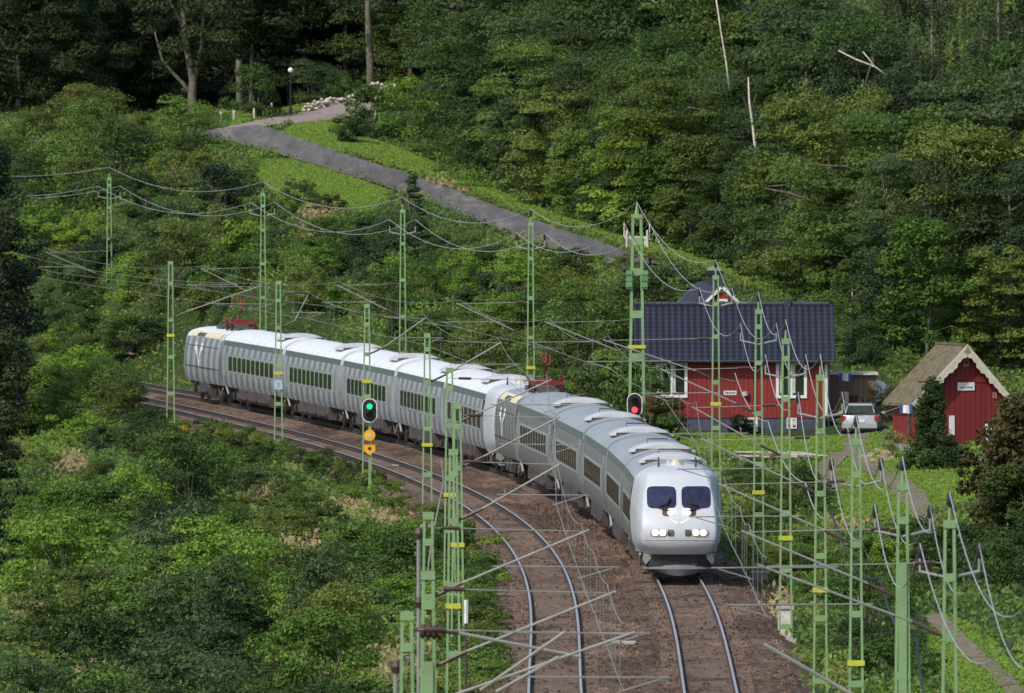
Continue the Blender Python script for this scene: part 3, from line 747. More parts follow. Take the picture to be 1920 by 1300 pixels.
def power_car(label, Ya, Yb, side, roofm):
    t, L = place_car('power_car', label, 'locomotive', Ya, Yb); y0, y1 = -L/2, L/2
    b = MB(); extr(b, SEC+[(1.40,3.22)], y0+1.2, y1, 4); fs = full(SEC+[(1.40,3.22)])
    b.add([(x, y1, z) for x, z in fs], [tuple(range(len(fs)))])
    tail = [(x*.93, y0+(.0 if z < 1.7 else .35*(z-1.7)), z) for x, z in fs]
    mid_ = [(x, y0+1.2, z) for x, z in fs]; n = len(fs)
    b.add(mid_+tail, [(i, i+1, n+i+1, n+i) for i in range(n-1)]+[tuple(range(n, 2*n))])
    o = b.build('body', side, t); autosmooth(o)
    b = MB()
    secs = []
    RP = [(1.40,3.22),(1.34,3.36),(1.15,3.52),(.85,3.62),(.4,3.68),(0,3.70)]
    for y, s, dz in ((y0+.4,.86,-.16),(y0+.9,.96,-.05),(y0+1.8,1,0),(y1,1,0)):
        secs.append([(x*s, y, z+dz*(z-3.22)/.48) for x, z in full(RP)])
    n = len(secs[0])
    for s_ in secs: b.v += s_
    for j in range(3):
        for i in range(n-1): a = j*n+i; b.f.append((a, a+1, a+n+1, a+n)); b.m.append(0)
    b.f.append(tuple(range(n))); b.m.append(0); b.f.append(tuple(range(3*n, 4*n))); b.m.append(0)
    o = b.build('roof', M_roofw if roofm is M_roofw else M_roofg, t); autosmooth(o)
    for sx in (-1, 1):
        b = MB(); zz = [3.24, 3.37, 3.53]; xx = [1.425, 1.36, 1.16]
        for (ya, yb) in ((y0+3, y1-.4),):
            b.add([(sx*x, y, z+.015) for y in (ya, yb) for x, z in zip(xx, zz)], [(0,1,4,3),(1,2,5,4)])
        pn = b.build('cream_roof_panel', M_cream, t)
        b = MB(); b.add([(sx*(x+.012), y, z+.022) for y in (y0+5.6, y0+8.6) for x, z in zip(xx, [3.27,3.37,3.50])], [(0,1,4,3),(1,2,5,4)]); b.build('louvre', M_bogie, pn)
        v_emblem(t, sx, -.6, 2.35)
        b = MB(); b.box(sx*1.545-.012, sx*1.545+.012, y0+1.4, y1-.5, 1.70, 1.735); b.box(sx*1.50-.012, sx*1.50+.012, y0+1.4, y1-.5, 2.78, 2.81)
        b.build('panel_joint', M_bogie, t)
    b = MB(); b.box(-.55, .55, -1.2, 1.2, 3.66, 3.86); b.build('roof_equipment', M_bogie, t); b = MB(); b.box(-.4, .4, y1-2.6, y1-1.2, 3.66, 3.84); b.build('roof_equipment', M_bogie, t)
    pantograph(t, y1-3.2, True)
    underframe(t, y0+.4, y1); bogie(t, y0+3.4); bogie(t, y1-3.2)
    b = MB(); b.box(-1.30, 1.30, -1.7, 1.7, .35, .93); b.build('transformer_skirt', M_dirt2, t)
    return t
def driving_trailer(label, Ya, Yb, side, roofm, nwin=8, gm=None):
    t, L = place_car('driving_trailer', label, 'railway car', Ya, Yb, .15); y0, y1 = -L/2, L/2-NY
    car_shell(t, L, y0, y1, side, roofm); underframe(t, y0, y1-.8)
    bogie(t, y0+3.0); bogie(t, L/2-5.6)
    span = (y1-1.2)-(y0+2.4)
    for sx in (-1, 1):
        for k in range(nwin): window(t, sx, y0+2.4+span*(k+.5)/nwin, span/nwin*.74, gm)
    fairing(t, y1-5.5); nose(t, L)
    g_ = MB(); g_.prism([(-1.02,.9),(-1.08,2.0),(-1.0,3.2),(-.6,3.5),(.6,3.5),(1.0,3.2),(1.08,2.0),(1.02,.9)], y0-.9, y0+.1); g_.build('gangway_bellows', M_black, t)
    return t
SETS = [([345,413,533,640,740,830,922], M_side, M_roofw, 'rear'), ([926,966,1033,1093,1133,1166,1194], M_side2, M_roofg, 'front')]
for us, side, rf, nm in SETS:
    Y_ = [solveY(u) for u in us]
    if nm == 'rear': Y_[0] = Y_[1]+16.5
    else: Y_[0] = Y_[1]+14.0; Y_[-1] = W(1275, 1090, z=0).y+.6
    # even out the hidden measuring error between neighbours
    for _ in range(3):
        for i in range(2, len(Y_)-2): Y_[i] = .5*Y_[i]+.25*(Y_[i-1]+Y_[i+1])
    gm = M_glass if nm == 'rear' else mat('ballast_reflection_glass', (.045,.024,.022), .25, var=.3, spec=.5)  # front train: brown reflection of the ballast painted into the glass colour
    power_car('grey power car with clear white V emblem at the far left end' if nm == 'rear' else
              'grey power car in the middle, red pantograph on top, beside a white nose', Y_[0], Y_[1], side, rf)
    names = ['coach behind the far left power car', 'second coach from the far left power car', 'coach standing behind the round-headed green signal', 'coach just behind the white nose car in the middle'] if nm == 'rear' else \
            ['coach next to the middle power car', 'second coach in front of the middle power car', 'third coach in front of the middle power car', 'coach directly behind the nose car with lit headlights']
    for i in range(4):
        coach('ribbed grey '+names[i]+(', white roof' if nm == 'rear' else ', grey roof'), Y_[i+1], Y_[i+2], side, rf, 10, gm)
    driving_trailer('white nosed rear train car in the middle, half hidden by a grey power car' if nm == 'rear' else
                    'silver white nose car leading the front train with lit headlights', Y_[5], Y_[6], side, rf, 8, gm)

# ------------------------------------------------------------------ overhead line masts
def mast(label, u, vt, vb, side, group, band=None, wide=1.0, kind='ladder', hv=False, zmode=0, cant=True, lean=0, plate=None):
    """u,vt: photo position of the top; vb: where the foot stands (rail level)"""
    base = W(u, vb, z=0); y = base.y; x = base.x; top = W(u, vt, Y=y/K).z
    gz = min(H(x, y), -.2)
    t = thing('catenary_mast', label, 'mast', (x, y, gz), 0, group)
    h = top-gz; z0 = -gz
    wb, wt = .19*wide, .085*wide; xb = lambda z: wb+(wt-wb)*z/h
    for s in (-1, 1):
        b = MB(); e = .030*wide
        for (dx, dy, ww, dd_) in ((0, 0, e, .02),):
            vs = []
            for z in (0, h):
                X_ = s*xb(z)+lean*(z-h)
                vs += [(X_-e, -.09, z), (X_+e, -.09, z), (X_+e, .09, z), (X_-e, .09, z)]
            b.add(vs, [(0,3,2,1),(4,5,6,7),(0,1,5,4),(1,2,6,5),(2,3,7,6),(3,0,4,7)])
        b.build('leg', M_green, t)
    z = .5
    k = 0
    while z < h-.5:
        b = MB(); q = xb(z)+.028*wide; X_ = lean*(z-h); b.box(X_-q, X_+q, -.10, .10, z, z+.16*wide)
        b.build('batten_plate', M_green, t); z += 1.75-.5*(z > h-2.6)
    b = MB(); q = xb(h)+.04*wide; b.box(-q, q, -.11, .11, h-.17, h); b.build('top_plate', M_green, t)
    bz = h-(band if band else 4.3); q = xb(bz)+.05*wide; X_ = lean*(bz-h); b = MB(); b.box(X_-q-.01, X_+q+.01, -.13, .13, bz, bz+.13); b.build('number_band', M_yellow, t)
    b = MB(); q = wb+.14; b.box(-q+lean*-h, q+lean*-h, -.3, .3, -.6, .22); b.build('foundation', M_conc, t)
    if kind == 'channel':
        b = MB(); b.box(-.09*wide, .09*wide, -.13, .08, 0, h-1.8); b.build('channel_post', M_green, t)
    s = side
    reach = abs((XL(y) if s > 0 else XR(y))-x)
    if cant and .8 < reach < 5.5:
        zc = z0+5.2; zm = z0+6.55
        c = MB(); c.tube([(s*.75, 0, zc+.20), (s*reach*1.05, 0, zm+.05)], .026, 6)
        o = c.build('cantilever_strut', M_galv, t)
        b = MB(); b.tube([(s*.12, 0, zc-.1), (s*.24, 0, zc-.05)], .035, 6); b.tube([(s*.24, 0, zc-.05), (s*.78, 0, zc+.21)], .042, 8)
        for k in range(0): f = .25+.14*k; b.tube([(s*(f), 0, zc-.05+(f-.24)*.48), (s*(f+.05), 0, zc-.05+(f-.19)*.48)], .065, 8)
        b.build('insulator', M_insul, o)
        c = MB(); c.tube([(s*.12, 0, zm+.1), (s*reach, 0, zm+.02)], .012, 5); o = c.build('stay_rod', M_galv, t)
        b = MB(); b.tube([(s*.3, 0, zm+.1), (s*.72, 0, zm+.09)], .045, 8); b.build('insulator', M_insul, o)
        c = MB(); c.tube([(s*(reach*.5), 0, z0+5.95), (s*(reach*.5), 0, z0+5.78)], .014, 5); c.tube([(s*(reach*.42), 0, z0+5.78), (s*(reach+.85), 0, z0+5.76)], .017, 6)
        c.tube([(s*(reach+.7), 0, z0+5.74), (s*(reach-.1), 0, z0+5.50)], .014, 5); c.build('registration_arm', M_wired, t)
    pts = None
    if hv:
        ins = []
        for k, (dx, dz) in enumerate(((0, .02), (-.62, -.80), (.62, -.80))):
            b = MB()
            if dx: b.tube([(0, 0, h+dz-.42), (dx, 0, h+dz-.28)], .035, 5); b.tube([(dx, 0, h+dz-.30), (dx, 0, h+dz)], .03, 5)
            else: b.tube([(0, 0, h-.05), (0, 0, h+.25)], [.045, .03], 6)
            o = b.build('cross_arm' if dx else 'spire', M_green if not dx else M_galv, t)
            zz = h+dz+(.25 if not dx else 0)
            b = MB(); b.tube([(dx, 0, zz), (dx, 0, zz+.12), (dx, 0, zz+.20), (dx, 0, zz+.30)], [.045, .07, .065, .035], 8); b.build('insulator', M_black, o)
            ins.append(Vector((x+dx, y, gz+zz+.31)))
        pts = ins
    if plate:
        b = MB(); b.box(-.19, .19, -.17, -.14, h-4.98, h-4.56); b.build('notice_plate', mat('pale_blue_plate', (.45,.60,.72), .5), t)
        b = MB(); b.box(-.03, .03, -.176, -.172, h-4.90, h-4.66); b.build('plate_marking', M_galv, t)
    return t, Vector((x, y, gz)), pts, reach

LG = 'green lattice masts on the inner side of the curve'; RG = 'tall green lattice masts on the outer side of the curve'
LM_ = [(320,490,797,'slim green mast at far left standing in bushes before the tail of the train',3.6,1,'ladder',None),
 (522,527,822,'green mast with small pale notice plate under its yellow band, before the first coaches',4.3,1,'ladder',1),
 (688,570,893,'green mast standing directly behind the green signal light',3.3,1,'ladder',None),
 (801,625,968,'green mast before the coach just behind the middle white nose car',4.3,1,'ladder',None),
 (843,690,1083,'green mast with its top beside the middle white nose, left of its close neighbour',4.3,1,'ladder',None),
 (858,756,1196,'green mast with its top before the middle white nose, right of its close neighbour',4.3,1,'ladder',None),
 (850,842,1339,'green mast hidden among its two neighbours left of the empty track, band halfway up',4.2,1,'ladder',None),
 (803,960,1543,'green mast with leaning leg in the lower middle, left of the empty track',3.7,1,'ladder',None),
 (803,1071,1731,'thick green mast rising from the bottom edge, with a big brown insulator',3.9,1.1,'channel',None),
 (763,1146,1856,'short looking green mast at bottom edge, furthest left in the lower middle',4.3,1.0,'ladder',None)]
LEFT = []
for (u, vt, vb, lab, bd, wd, kd, pl) in LM_:
    r = mast(lab, u, vt, vb, 1, LG, bd, wd, kd, plate=pl, cant=True); LEFT.append(r)
RM_ = [(205,333,692,'leftmost tall green mast rising from bushes, left of the train',7.6,1,'ladder'),
 (493,362,742,'tall green mast behind the red pantograph at the far left end of the train',7.3,1,'ladder'),
 (755,393,792,'tall green mast behind the white roofed coaches, left of the road bend bush',7.2,1,'ladder'),
 (995,417,848,'tall green mast behind the middle power car, before the bushy slope',6.5,1,'ladder'),
 (1194,402,905,'thickest tall mast with transformer boxes near its top, left of the red house',5.5,1.9,'ladder'),
 (1342,516,960,'tall green mast in front of the left half of the red house',5.0,1,'ladder'),
 (1422,580,1050,'tall green mast in front of the red house between its two windows',6.4,1,'ladder'),
 (1473,635,1165,'tall green mast in front of the right window of the red house',6.2,1,'ladder'),
 (1538,703,1265,'tall green mast in front of the right corner of the red house',6.1,1,'ladder'),
 (1605,822,1400,'tall green mast with its top just below the silver car',5.7,1,'ladder'),
 (1692,905,1545,'tall green mast rising from bottom edge with its top above the grass track',5.5,1.05,'channel'),
 (1780,975,1650,'rightmost tall green mast rising from the bottom edge',5.5,1.05,'ladder')]
RIGHT = []
for (u, vt, vb, lab, bd, wd, kd) in RM_:
    RIGHT.append(mast(lab, u, vt, vb, -1, RG, bd, wd, kd, hv=(u != 1194)))
# transformer gear on the thick mast
t5, b5, _, _ = RIGHT[4]; x5, y5, z5 = b5; ztop = W(1194, 402, Y=y5/K).z-z5
g_ = MB(); g_.box(-.50, .50, -.06, .06, ztop-1.02, ztop-.90)
for s in (-1, 1):
    g_.box(s*.42-.04, s*.42+.04, -.1, .1, ztop-1.35, ztop-.65); g_.tube([(s*.52, 0, ztop-.95), (s*.52, 0, ztop-.35)], .03, 5); g_.tube([(s*.34, 0, ztop-.95), (s*.34, 0, ztop-1.3)], .05, 6)
g_.build('cross_arm', M_whited, t5)
for s in (-1, 1):
    g_ = MB(); g_.box(min(s*.20, s*.44), max(s*.20, s*.44), -.2, .2, ztop-3.05, ztop-2.3)
    for k in range(3): g_.box(s*.32-.14, s*.32+.14, -.23, .23, ztop-2.98+k*.25, ztop-2.90+k*.25)
    g_.build('transformer_box', M_green2, t5)
g_ = MB(); g_.tube([(0, 0, ztop-.1), (0, 0, ztop+.5)], [.12, .02], 6); g_.build('spire', M_green, t5)
g_ = MB()
for s in (-1, 1): g_.tube([(s*.54, 0, ztop-2.0), (s*.54, 0, ztop-1.8)], [.05, .09], 8)
g_.build('insulator', M_black, t5)
RIGHT[4] = (t5, b5, [Vector((x5, y5, z5+ztop+.5)), Vector((x5-.52, y5, z5+ztop-.35)), Vector((x5+.52, y5, z5+ztop-.35))], RIGHT[4][3])

def sagline(b, p, q, sag, r, n=14, m=0):
    pts = []
    for i in range(n+1):
        t = i/n; v = p.lerp(q, t); v.z -= sag*4*t*(1-t); pts.append(v)
    b.tube(pts, r, 5, m, cap=False)
nmw = ['top centre', 'left', 'right']
exL = [Vector((RIGHT[0][1].x-16, RIGHT[0][1].y+60, RIGHT[0][2][k].z+.4)) for k in range(3)]
lastm = RIGHT[-1][2]; nxt = [W(1935, 1120, Y=lastm[0].y/K-26), W(1900, 1190, Y=lastm[0].y/K-26), W(1975, 1190, Y=lastm[0].y/K-26)]
for k in range(3):
    b = MB(); seq = [exL[k]]+[r[2][k] for r in RIGHT]+[nxt[k]]
    for i, (p, q) in enumerate(zip(seq, seq[1:])): sagline(b, p, q, (.9 if i < 9 else 1.25)+.12*k, .014)
    o = b.build('power_line', M_wire, recalc=False); tag(o, ['sagging power line strung from the very tips of the tall masts', 'sagging power line on the left hand arms of the tall masts', 'sagging power line on the right hand arms of the tall masts'][k], 'wire', 'power lines on top of the tall masts')
# messenger and contact wires with droppers
for fx, masts, lab in ((XL, LEFT, 'empty inner track'), (XR, RIGHT, 'train track')):
    ysup = sorted([m[1].y for m in masts]+([300.0] if masts is LEFT else [330.0])+[800.0])
    b = MB(); c = MB()
    for ya, yb in zip(ysup, ysup[1:]):
        if yb-ya < 4: continue
        sg = .16 if (yb-ya) < 30 else .5
        p = Vector((fx(ya), ya, 6.75)); q = Vector((fx(yb), yb, 6.75)); n = 12; pts = []
        for i in range(n+1):
            t = i/n; v = p.lerp(q, t); v.z -= sg*4*t*(1-t); pts.append(v)
            if i % 3 == 0 and 0 < i < n: b.tube([(v.x, v.y, v.z), (v.x, v.y, 5.5)], .006, 4, cap=False)
        b.tube(pts, .010, 5, cap=False); c.tube([Vector((fx(ya), ya, 5.5)), Vector(((fx(ya)+fx(yb))/2, (ya+yb)/2, 5.46)), Vector((fx(yb), yb, 5.5))], .010, 5, cap=False)
    tag(b.build('messenger_wire', M_wired, recalc=False), 'thin carrying wire with droppers high above the '+lab, 'wire', 'overhead wires above the tracks')
    tag(c.build('contact_wire', M_wired, recalc=False), 'thin contact wire strung straight above the '+lab, 'wire', 'overhead wires above the tracks')
# feeder cable pair hanging along the near left masts and below the right arms
def cable(pts, r, m, name, lab, sag=.5):
    b = MB()
    for p, q in zip(pts, pts[1:]): sagline(b, p, q, sag, r)
    return tag(b.build(name, m, recalc=False), lab, 'cable')
cable([W(1560, 965, Y=RIGHT[8][1].y/K), W(1650, 1085, Y=RIGHT[9][1].y/K), W(1718, 1190, Y=RIGHT[10][1].y/K), W(1748, 1330, Y=RIGHT[11][1].y/K)], .028, M_black, 'feeder_cable', 'dark feeder cable hanging below the arms of the nearest right hand masts', .55)
cable([W(1378, 700, Y=RIGHT[5][1].y/K), W(1440, 790, Y=RIGHT[6][1].y/K), W(1510, 905, Y=RIGHT[7][1].y/K), W(1560, 965, Y=RIGHT[8][1].y/K)], .018, M_wire, 'feeder_cable', 'light feeder cable hanging before the wall of the red house', .5)
for (pu, pv, mi, lab) in ((785,988,7,'grey pipe stand with a rounded bend, left of the lower masts'), (742,1235,9,'short dark rod at the bottom edge with two insulators')):
    m = LEFT[mi]; p = W(pu, pv, Y=m[1].y/K); zb = min(H(p.x, p.y), -.2)
    t = thing('cable_post', lab, 'post', (p.x, p.y, zb)); hh = p.z-zb
    b = MB(); b.tube([(0,0,0), (0,0,hh-.1), (.06,0,hh), (.35,0,hh+.02)], .05, 6); b.build('post', M_wired, t)
    for q in (hh-.15, hh-1.7):
        b = MB(); b.tube([(0,0,q-.12), (0,0,q), (0,0,q+.12)], [.07,.11,.07], 8); b.build('insulator', M_insul, t)
for (u1, v1, u2, v2, mi, lab) in ((815, 1060, 780, 1235, 8, 'lower'),):
    pass
# feeder pipes near mast at 822-835, 880-1090 (down leads)
m = LEFT[5]; b = MB(); pa = [W(828, 862, Y=m[1].y/K), W(832, 905, Y=m[1].y/K), W(812, 1000, Y=m[1].y/K), W(800, 1085, Y=m[1].y/K)]
b.tube(pa, .03, 6); tag(b.build('down_lead', M_wired), 'bent grey down lead cable hanging left of the clustered masts', 'cable')
# counterweight lever and guy struts in the foreground
def bar(name, lab, u1, v1, u2, v2, Y, r, m, ins=True, cat='arm'):
    a, c = W(u1, v1, Y=Y), W(u2, v2, Y=Y)
    t = thing(name, lab, cat, a); d = c-a
    b = MB(); b.tube([(0, 0, 0), d], r, 6); b.build('tube', m, t)
    if ins:
        b = MB(); e = d.normalized()*-.75; b.tube([(0,0,0), e], .08, 8)
        for k in range(5): b.tube([e*(.12+.17*k), e*(.18+.17*k)], .12, 8)
        b.build('insulator', M_insul, t)
    return t
YF = LEFT[8][1].y/K
def headspan(lab, pts, Y, rr, m):
    b = MB(); P = [W(u, v, Y=Y) for u, v in pts]; a = P[0]
    b.tube([q-a for q in P], rr, 6); o = b.build('registration_tube', m); o.location = a; tag(o, lab, 'tube'); return o
t = thing('support_arm', 'long pale tube crossing from the thick bottom mast to above the inner rails', 'arm', W(860, 1187, Y=YF)); b = MB(); a = W(860, 1187, Y=YF)
b.tube([(0,0,0), W(1088, 1232, Y=YF)-a], .035, 6); b.build('tube', M_galv, t)
b = MB(); e0 = W(788, 1183, Y=YF)-a; b.tube([e0, W(828, 1186, Y=YF)-a], .12, 10); b.tube([W(772, 1180, Y=YF)-a, (0,0,0)], .04, 6)
for k in range(4): q = e0.lerp(W(828,1186,Y=YF)-a, .1+k*.27); b.tube([q-Vector((.03,0,0)), q+Vector((.03,0,0))], .17, 10)
b.build('insulator', M_insul, t)
YG = LEFT[9][1].y/K
headspan('thin pale strut crossing the inner track at the bottom, upper one of two', [(900,1295),(1060,1185)], YG, .03, M_galv)
headspan('thin pale strut crossing the inner track at the bottom, lower one of two', [(930,1298),(1048,1232)], YG, .03, M_galv)
bar('support_arm', 'thick pale strut running down to the right at the bottom, right of the rails', 1432, 1208, 1602, 1305, RIGHT[10][1].y/K, .045, M_galv, False)

# ------------------------------------------------------------------ signals
def disc(b, cx, cz, rx, rz, y0, y1, n=28, flat=0):
    pts = []
    for k in range(n):
        a = 2*PI*k/n; sx, sz = math.cos(a), math.sin(a)
        pts.append((cx+rx*sx, cz+(flat if sz > 0 else -flat)+rz*sz))
    b.prism(pts, y0, y1); return pts
def signal(label, u, v, vb, lit, y_, boards):
    p = W(u, v, Y=y_/K); zb = H(p.x, p.y) if vb is None else vb
    t = thing('railway_signal', label, 'signal', (p.x, p.y, zb)); hz = p.z-zb; hzz = hz
    b = MB(); b.box(-.05, .05, .10, .2, 0 if boards else hz-1.2, hz+.4); b.build('signal_post', M_green, t)
    s = MB(); disc(s, 0, hz, .30, .30, -.04, .03, flat=.18); o = s.build('target_board', M_black, t)
    r = MB(); outer = [((.36+.0)*math.cos(2*PI*k/28), 0) for k in range(28)]
    def oval(rr): return [(rr*math.cos(2*PI*k/28), hz+(.18 if math.sin(2*PI*k/28) > 0 else -.18)+rr*math.sin(2*PI*k/28)) for k in range(28)]
    A, B_ = oval(.32), oval(.285); vs = [(x, -.055, z) for x, z in A]+[(x, -.055, z) for x, z in B_]+[(x, -.0, z) for x, z in A]
    r.add(vs, [(i, (i+1) % 28, 28+(i+1) % 28, 28+i) for i in range(28)]+[(i, (i+1) % 28, 56+(i+1) % 28, 56+i) for i in range(28)]); r.build('board_rim', M_whitep, o)
    for k, dz in enumerate((.17, -.19)):
        on = (lit == 'green' and k == 0) or (lit == 'red' and k == 1)
        l = MB(); l.tube([(0, -.05, hz+dz), (0, -.09, hz+dz)], (.12 if on else .10), 16)
        ln = l.build('lamp', (M_lgreen if lit == 'green' else M_lred) if on else M_glass, o)
        vsr = MB(); n = 10; vv = []
        for yy in (-.05, -.32):
            for i in range(n+1): a = PI*i/n; vv.append((.145*math.cos(a), yy, hz+dz+.145*math.sin(a)))
        vsr.add(vv, [(i, i+1, n+2+i, n+1+i) for i in range(n)]); vsr.build('visor', M_black, ln)
    if boards:
        b = MB(); pts = disc(b, .0, hz-1.02, .235, .235, -.05, -.02); o = b.build('round_board', M_orange, t)
        b = MB(); b.box(-.12, .12, -.056, -.052, hz-1.00, hz-.965); b.box(-.12, .12, -.056, -.052, hz-1.08, hz-1.045); b.build('board_marking', M_cream, o)
        b = MB(); q = hz-1.60; b.prism([(0,q-.25),(.23,q-.07),(.23,q+.19),(-.23,q+.19),(-.23,q-.07)], -.05, -.02); o = b.build('pointed_board', M_orange, t)
        b = MB(); disc(b, 0, q+.03, .07, .07, -.058, -.052); b.build('board_marking', M_black, o)
    return t, p, hz
signal('oval black signal showing green above two orange boards, before the rear train', 693, 770, None, 'green', W(693, 900, z=0).y, True)
t, p, hz = signal('oval black signal showing a red light at the foot of the thick mast', 1190, 760, None, 'red', W(1190, 905, z=0).y-.4, False)
# small trackside things
def track_box(u, v, label, wx, wy, h, m, name='equipment_box', cat='box', z=None):
    p = T(u, v); t = thing(name, label, cat, (p.x, p.y, p.z-.05)); 
    b = MB(); b.box(-wx, wx, -wy, wy, 0, h); o = b.build('cabinet', m, t)
    b = MB(); b.box(-wx-.05, wx+.05, -wy-.05, wy+.05, h, h+.07); b.build('lid', M_conc, t)
    b = MB(); b.box(-wx*.75, wx*.75, -wy-.025, -wy-.003, h*.15, h*.85); b.build('door', m, t); return t
track_box(1425, 1102, 'pale wooden box in the grass right of the leading train', .27, .3, .55, M_wood)
track_box(741, 905, 'small pale marker post board among bushes left of the tracks', .09, .06, .75, M_wood, 'marker_post', 'post')
p = W(874, 1155, Y=LEFT[6][1].y/K); b = MB(); b.tube([(0,0,-3.2), (0,0,-.2)], .035, 6); t = thing('marker_pole', 'thin pole with white upper half beside the clustered masts', 'pole', (p.x, p.y, p.z)); b.build('pole', M_dirt, t); b = MB(); b.tube([(0,0,-.2), (0,0,.42)], .06, 6); b.build('white_tip', M_whitep, t)
p = W(1470, 1165, z=0); track_box(1472, 1205, 'battered white and brown relay cabinet at the foot of a tall mast', .22, .2, 1.1, M_whited)

# ------------------------------------------------------------------ red house
HX0 = W(1204, 806, z=0); HX1 = W(1549, 806, z=0); HY = HX0.y
hx0, hx1 = HX0.x, HX1.x; cx_ = (hx0+hx1)/2; HW = hx1-hx0; D = 7.2
hs = thing('house', 'long red wooden house with dark blue tiled roof and white framed windows', 'house', (cx_, HY, -.1))
half = HW/2; zp_, ze, zr = .55, 3.42, 5.75
def zpx(v, y=HY): return W(1380, v, Y=y/K).z+.1
zp_ = zpx(784); ze = zpx(668); zr = W(1380, 578, Y=(HY+D/2)/K).z+.1
b = MB(); b.box(-half+.04, half-.04, .04, D-.04, -.5, zp_); b.build('plinth', M_plinth, hs)
b = MB(); b.box(-half, half, 0, D, zp_, ze)
b.prism([(0, ze), (D, ze), (D/2, zr-.12)], -half, half, axis='x'); b.build('wall', M_redw, hs)
b = MB(); ov = .45; sl = (zr-ze)/(D/2)
ex = .38
for (y0, y1) in ((-ov, D/2), (D+ov, D/2)):
    za = ze-sl*ov+.06; N = 1
    vs = [(-half-ex, y0, za), (half+ex+.05, y0, za), (half+ex+.05, y1, zr+.06), (-half-ex, y1, zr+.06)]
    vs += [(x, y, z+.12) for x, y, z in vs]; b.add(vs, [(0,1,2,3),(4,5,6,7),(0,1,5,4),(1,2,6,5),(3,0,4,7)])
rf = b.build('roof', M_tiles, hs)
b = MB()
for k in range(int((HW+.8)/.33)): x = -half-ex+.17+k*.33; b.tube([(x-.15, D/2, zr+.19), (x+.15, D/2, zr+.20)], .11, 8)
b.build('ridge_tiles', M_slate, rf)
b = MB(); b.tube([(-half-ex, -ov-.07, ze-sl*ov+.05), (half+ex, -ov-.07, ze-sl*ov+.02)], .07, 6); b.tube([(half+.12, -.12, ze-.15), (half+.12, -.12, .3)], .05, 6); b.tube([(half+.1, -.45, ze-sl*ov), (half+.12, -.12, ze-.2)], .05, 6); b.build('gutter', M_slate, rf)
b = MB(); b.box(.0+half-1.9, half-1.6, D/2-.2, D/2+.2, zr, zr+.42); b.build('roof_vent', M_slate, rf)
for s in (-1, 1):
    b = MB(); b.box(s*half-.07, s*half+.07, -.035, .10, zp_, ze-.1); b.build('corner_board', M_whitep, hs)
def hwin(par, x0, x1, z0, z1, y=0, panes=2, fw=.14, bars=False):
    t_ = MB(); t_.box(x0, x1, y-.06, y-.003, z0, z0+fw); t_.box(x0, x1, y-.06, y-.003, z1-fw, z1); t_.box(x0, x0+fw, y-.06, y-.003, z0+fw, z1-fw); t_.box(x1-fw, x1, y-.06, y-.003, z0+fw, z1-fw)
    n = panes
    for k in range(1, n): xm = x0+(x1-x0)*k/n; t_.box(xm-.05, xm+.05, y-.055, y-.003, z0+fw, z1-fw)
    if bars: zm = (z0+z1)/2; t_.box(x0+fw, x1-fw, y-.05, y-.003, zm-.025, zm+.025)
    fr_ = MB(); fr_.box(x0+fw, x1-fw, y-.022, y-.004, z0+fw, z1-fw)
    o = fr_.build('window', M_glass, par); t_.build('frame', M_whitep, o)
    c = MB()
    for k in range(n):
        xa = x0+fw+(x1-x0-2*fw)*k/n; xb2 = xa+(x1-x0-2*fw)/n
        c.box(xa+.05, xa+.05+.13, y-.030, y-.024, z0+fw+.1, z1-fw-.02)
    c.build('curtain', M_whited, o); return o
def hx(u): return W(u, 740, Y=HY/K).x-cx_
hwin(hs, hx(1230), hx(1289), zpx(746), zpx(678)); hwin(hs, hx(1455), hx(1513), zpx(747), zpx(679))
hwin(hs, hx(1475), hx(1494), zpx(804), zpx(784), y=.04, panes=2, fw=.05, bars=True)
b = MB(); b.box(hx(1357), hx(1381), -.035, -.004, zpx(741), zpx(733)); o = b.build('name_sign', M_whitep, hs)
b = MB()
for k in range(6): xx = hx(1359.5+k*3.4); b.box(xx, xx+.055, -.040, -.036, zpx(739), zpx(735))
b.build('sign_lettering', M_bogie, o)
b = MB(); b.tube([(hx(1397), -.05, zpx(739)), (hx(1397), -.18, zpx(738))], .10, 10); b.tube([(hx(1397), -.10, zpx(735)), (hx(1397), -.10, zpx(742))], .15, 10); b.build('wall_lamp', M_whited, hs)
b = MB(); b.tube([(hx(1345), -.03, zpx(708)), (hx(1378), -.03, zpx(716))], .02, 5); b.build('wall_cable', M_wired, hs)
# rear cross wing: hipped roof, gable with white bargeboards, chimney
wy = HY+D+.3; ox = cx_
def wxz(u, v, y): p = W(u, v, Y=y/K); return p.x-cx_, p.z+.1
xp, zpk = wxz(1354, 541, wy); xa, za = wxz(1314, 582, wy); xb_, zb_ = wxz(1394, 582, wy)
b = MB(); b.prism([(xa+.1, za-2), (xb_-.1, za-2), (xb_-.1, za-.1), (xp, zpk-.12), (xa+.1, za-.1)], D+.35, D+5); b.build('rear_wing_wall', M_redw, hs)
b = MB()
for (qx, qz) in ((xa-.1, za-.05), (xb_+.1, zb_-.05)):
    d_ = Vector((xp-qx, 0, zpk-qz)).normalized(); nrm = Vector((-d_.z, 0, d_.x))*(.13 if qx < xp else -.13)
    A0 = Vector((qx, 0, qz)); A1 = Vector((xp, 0, zpk)); q4 = [A0, A1, A1+nrm, A0+nrm]
    b.prism([(v_.x, v_.z) for v_ in q4], D+.22, D+.30)
b.build('bargeboard', M_whitep, hs)
xl2, zl2 = wxz(1262, 582, wy+1)
b = MB(); b.add([(xp, D+.3, zpk+.1), (xp, D+5, zpk+.1), (xa-.2, D+.3, za), (xl2-.2, D+5, za), (xb_+.15, D+.3, za), (xb_+.15, D+5, za)], [(0,1,3,2),(0,4,5,1)]); 
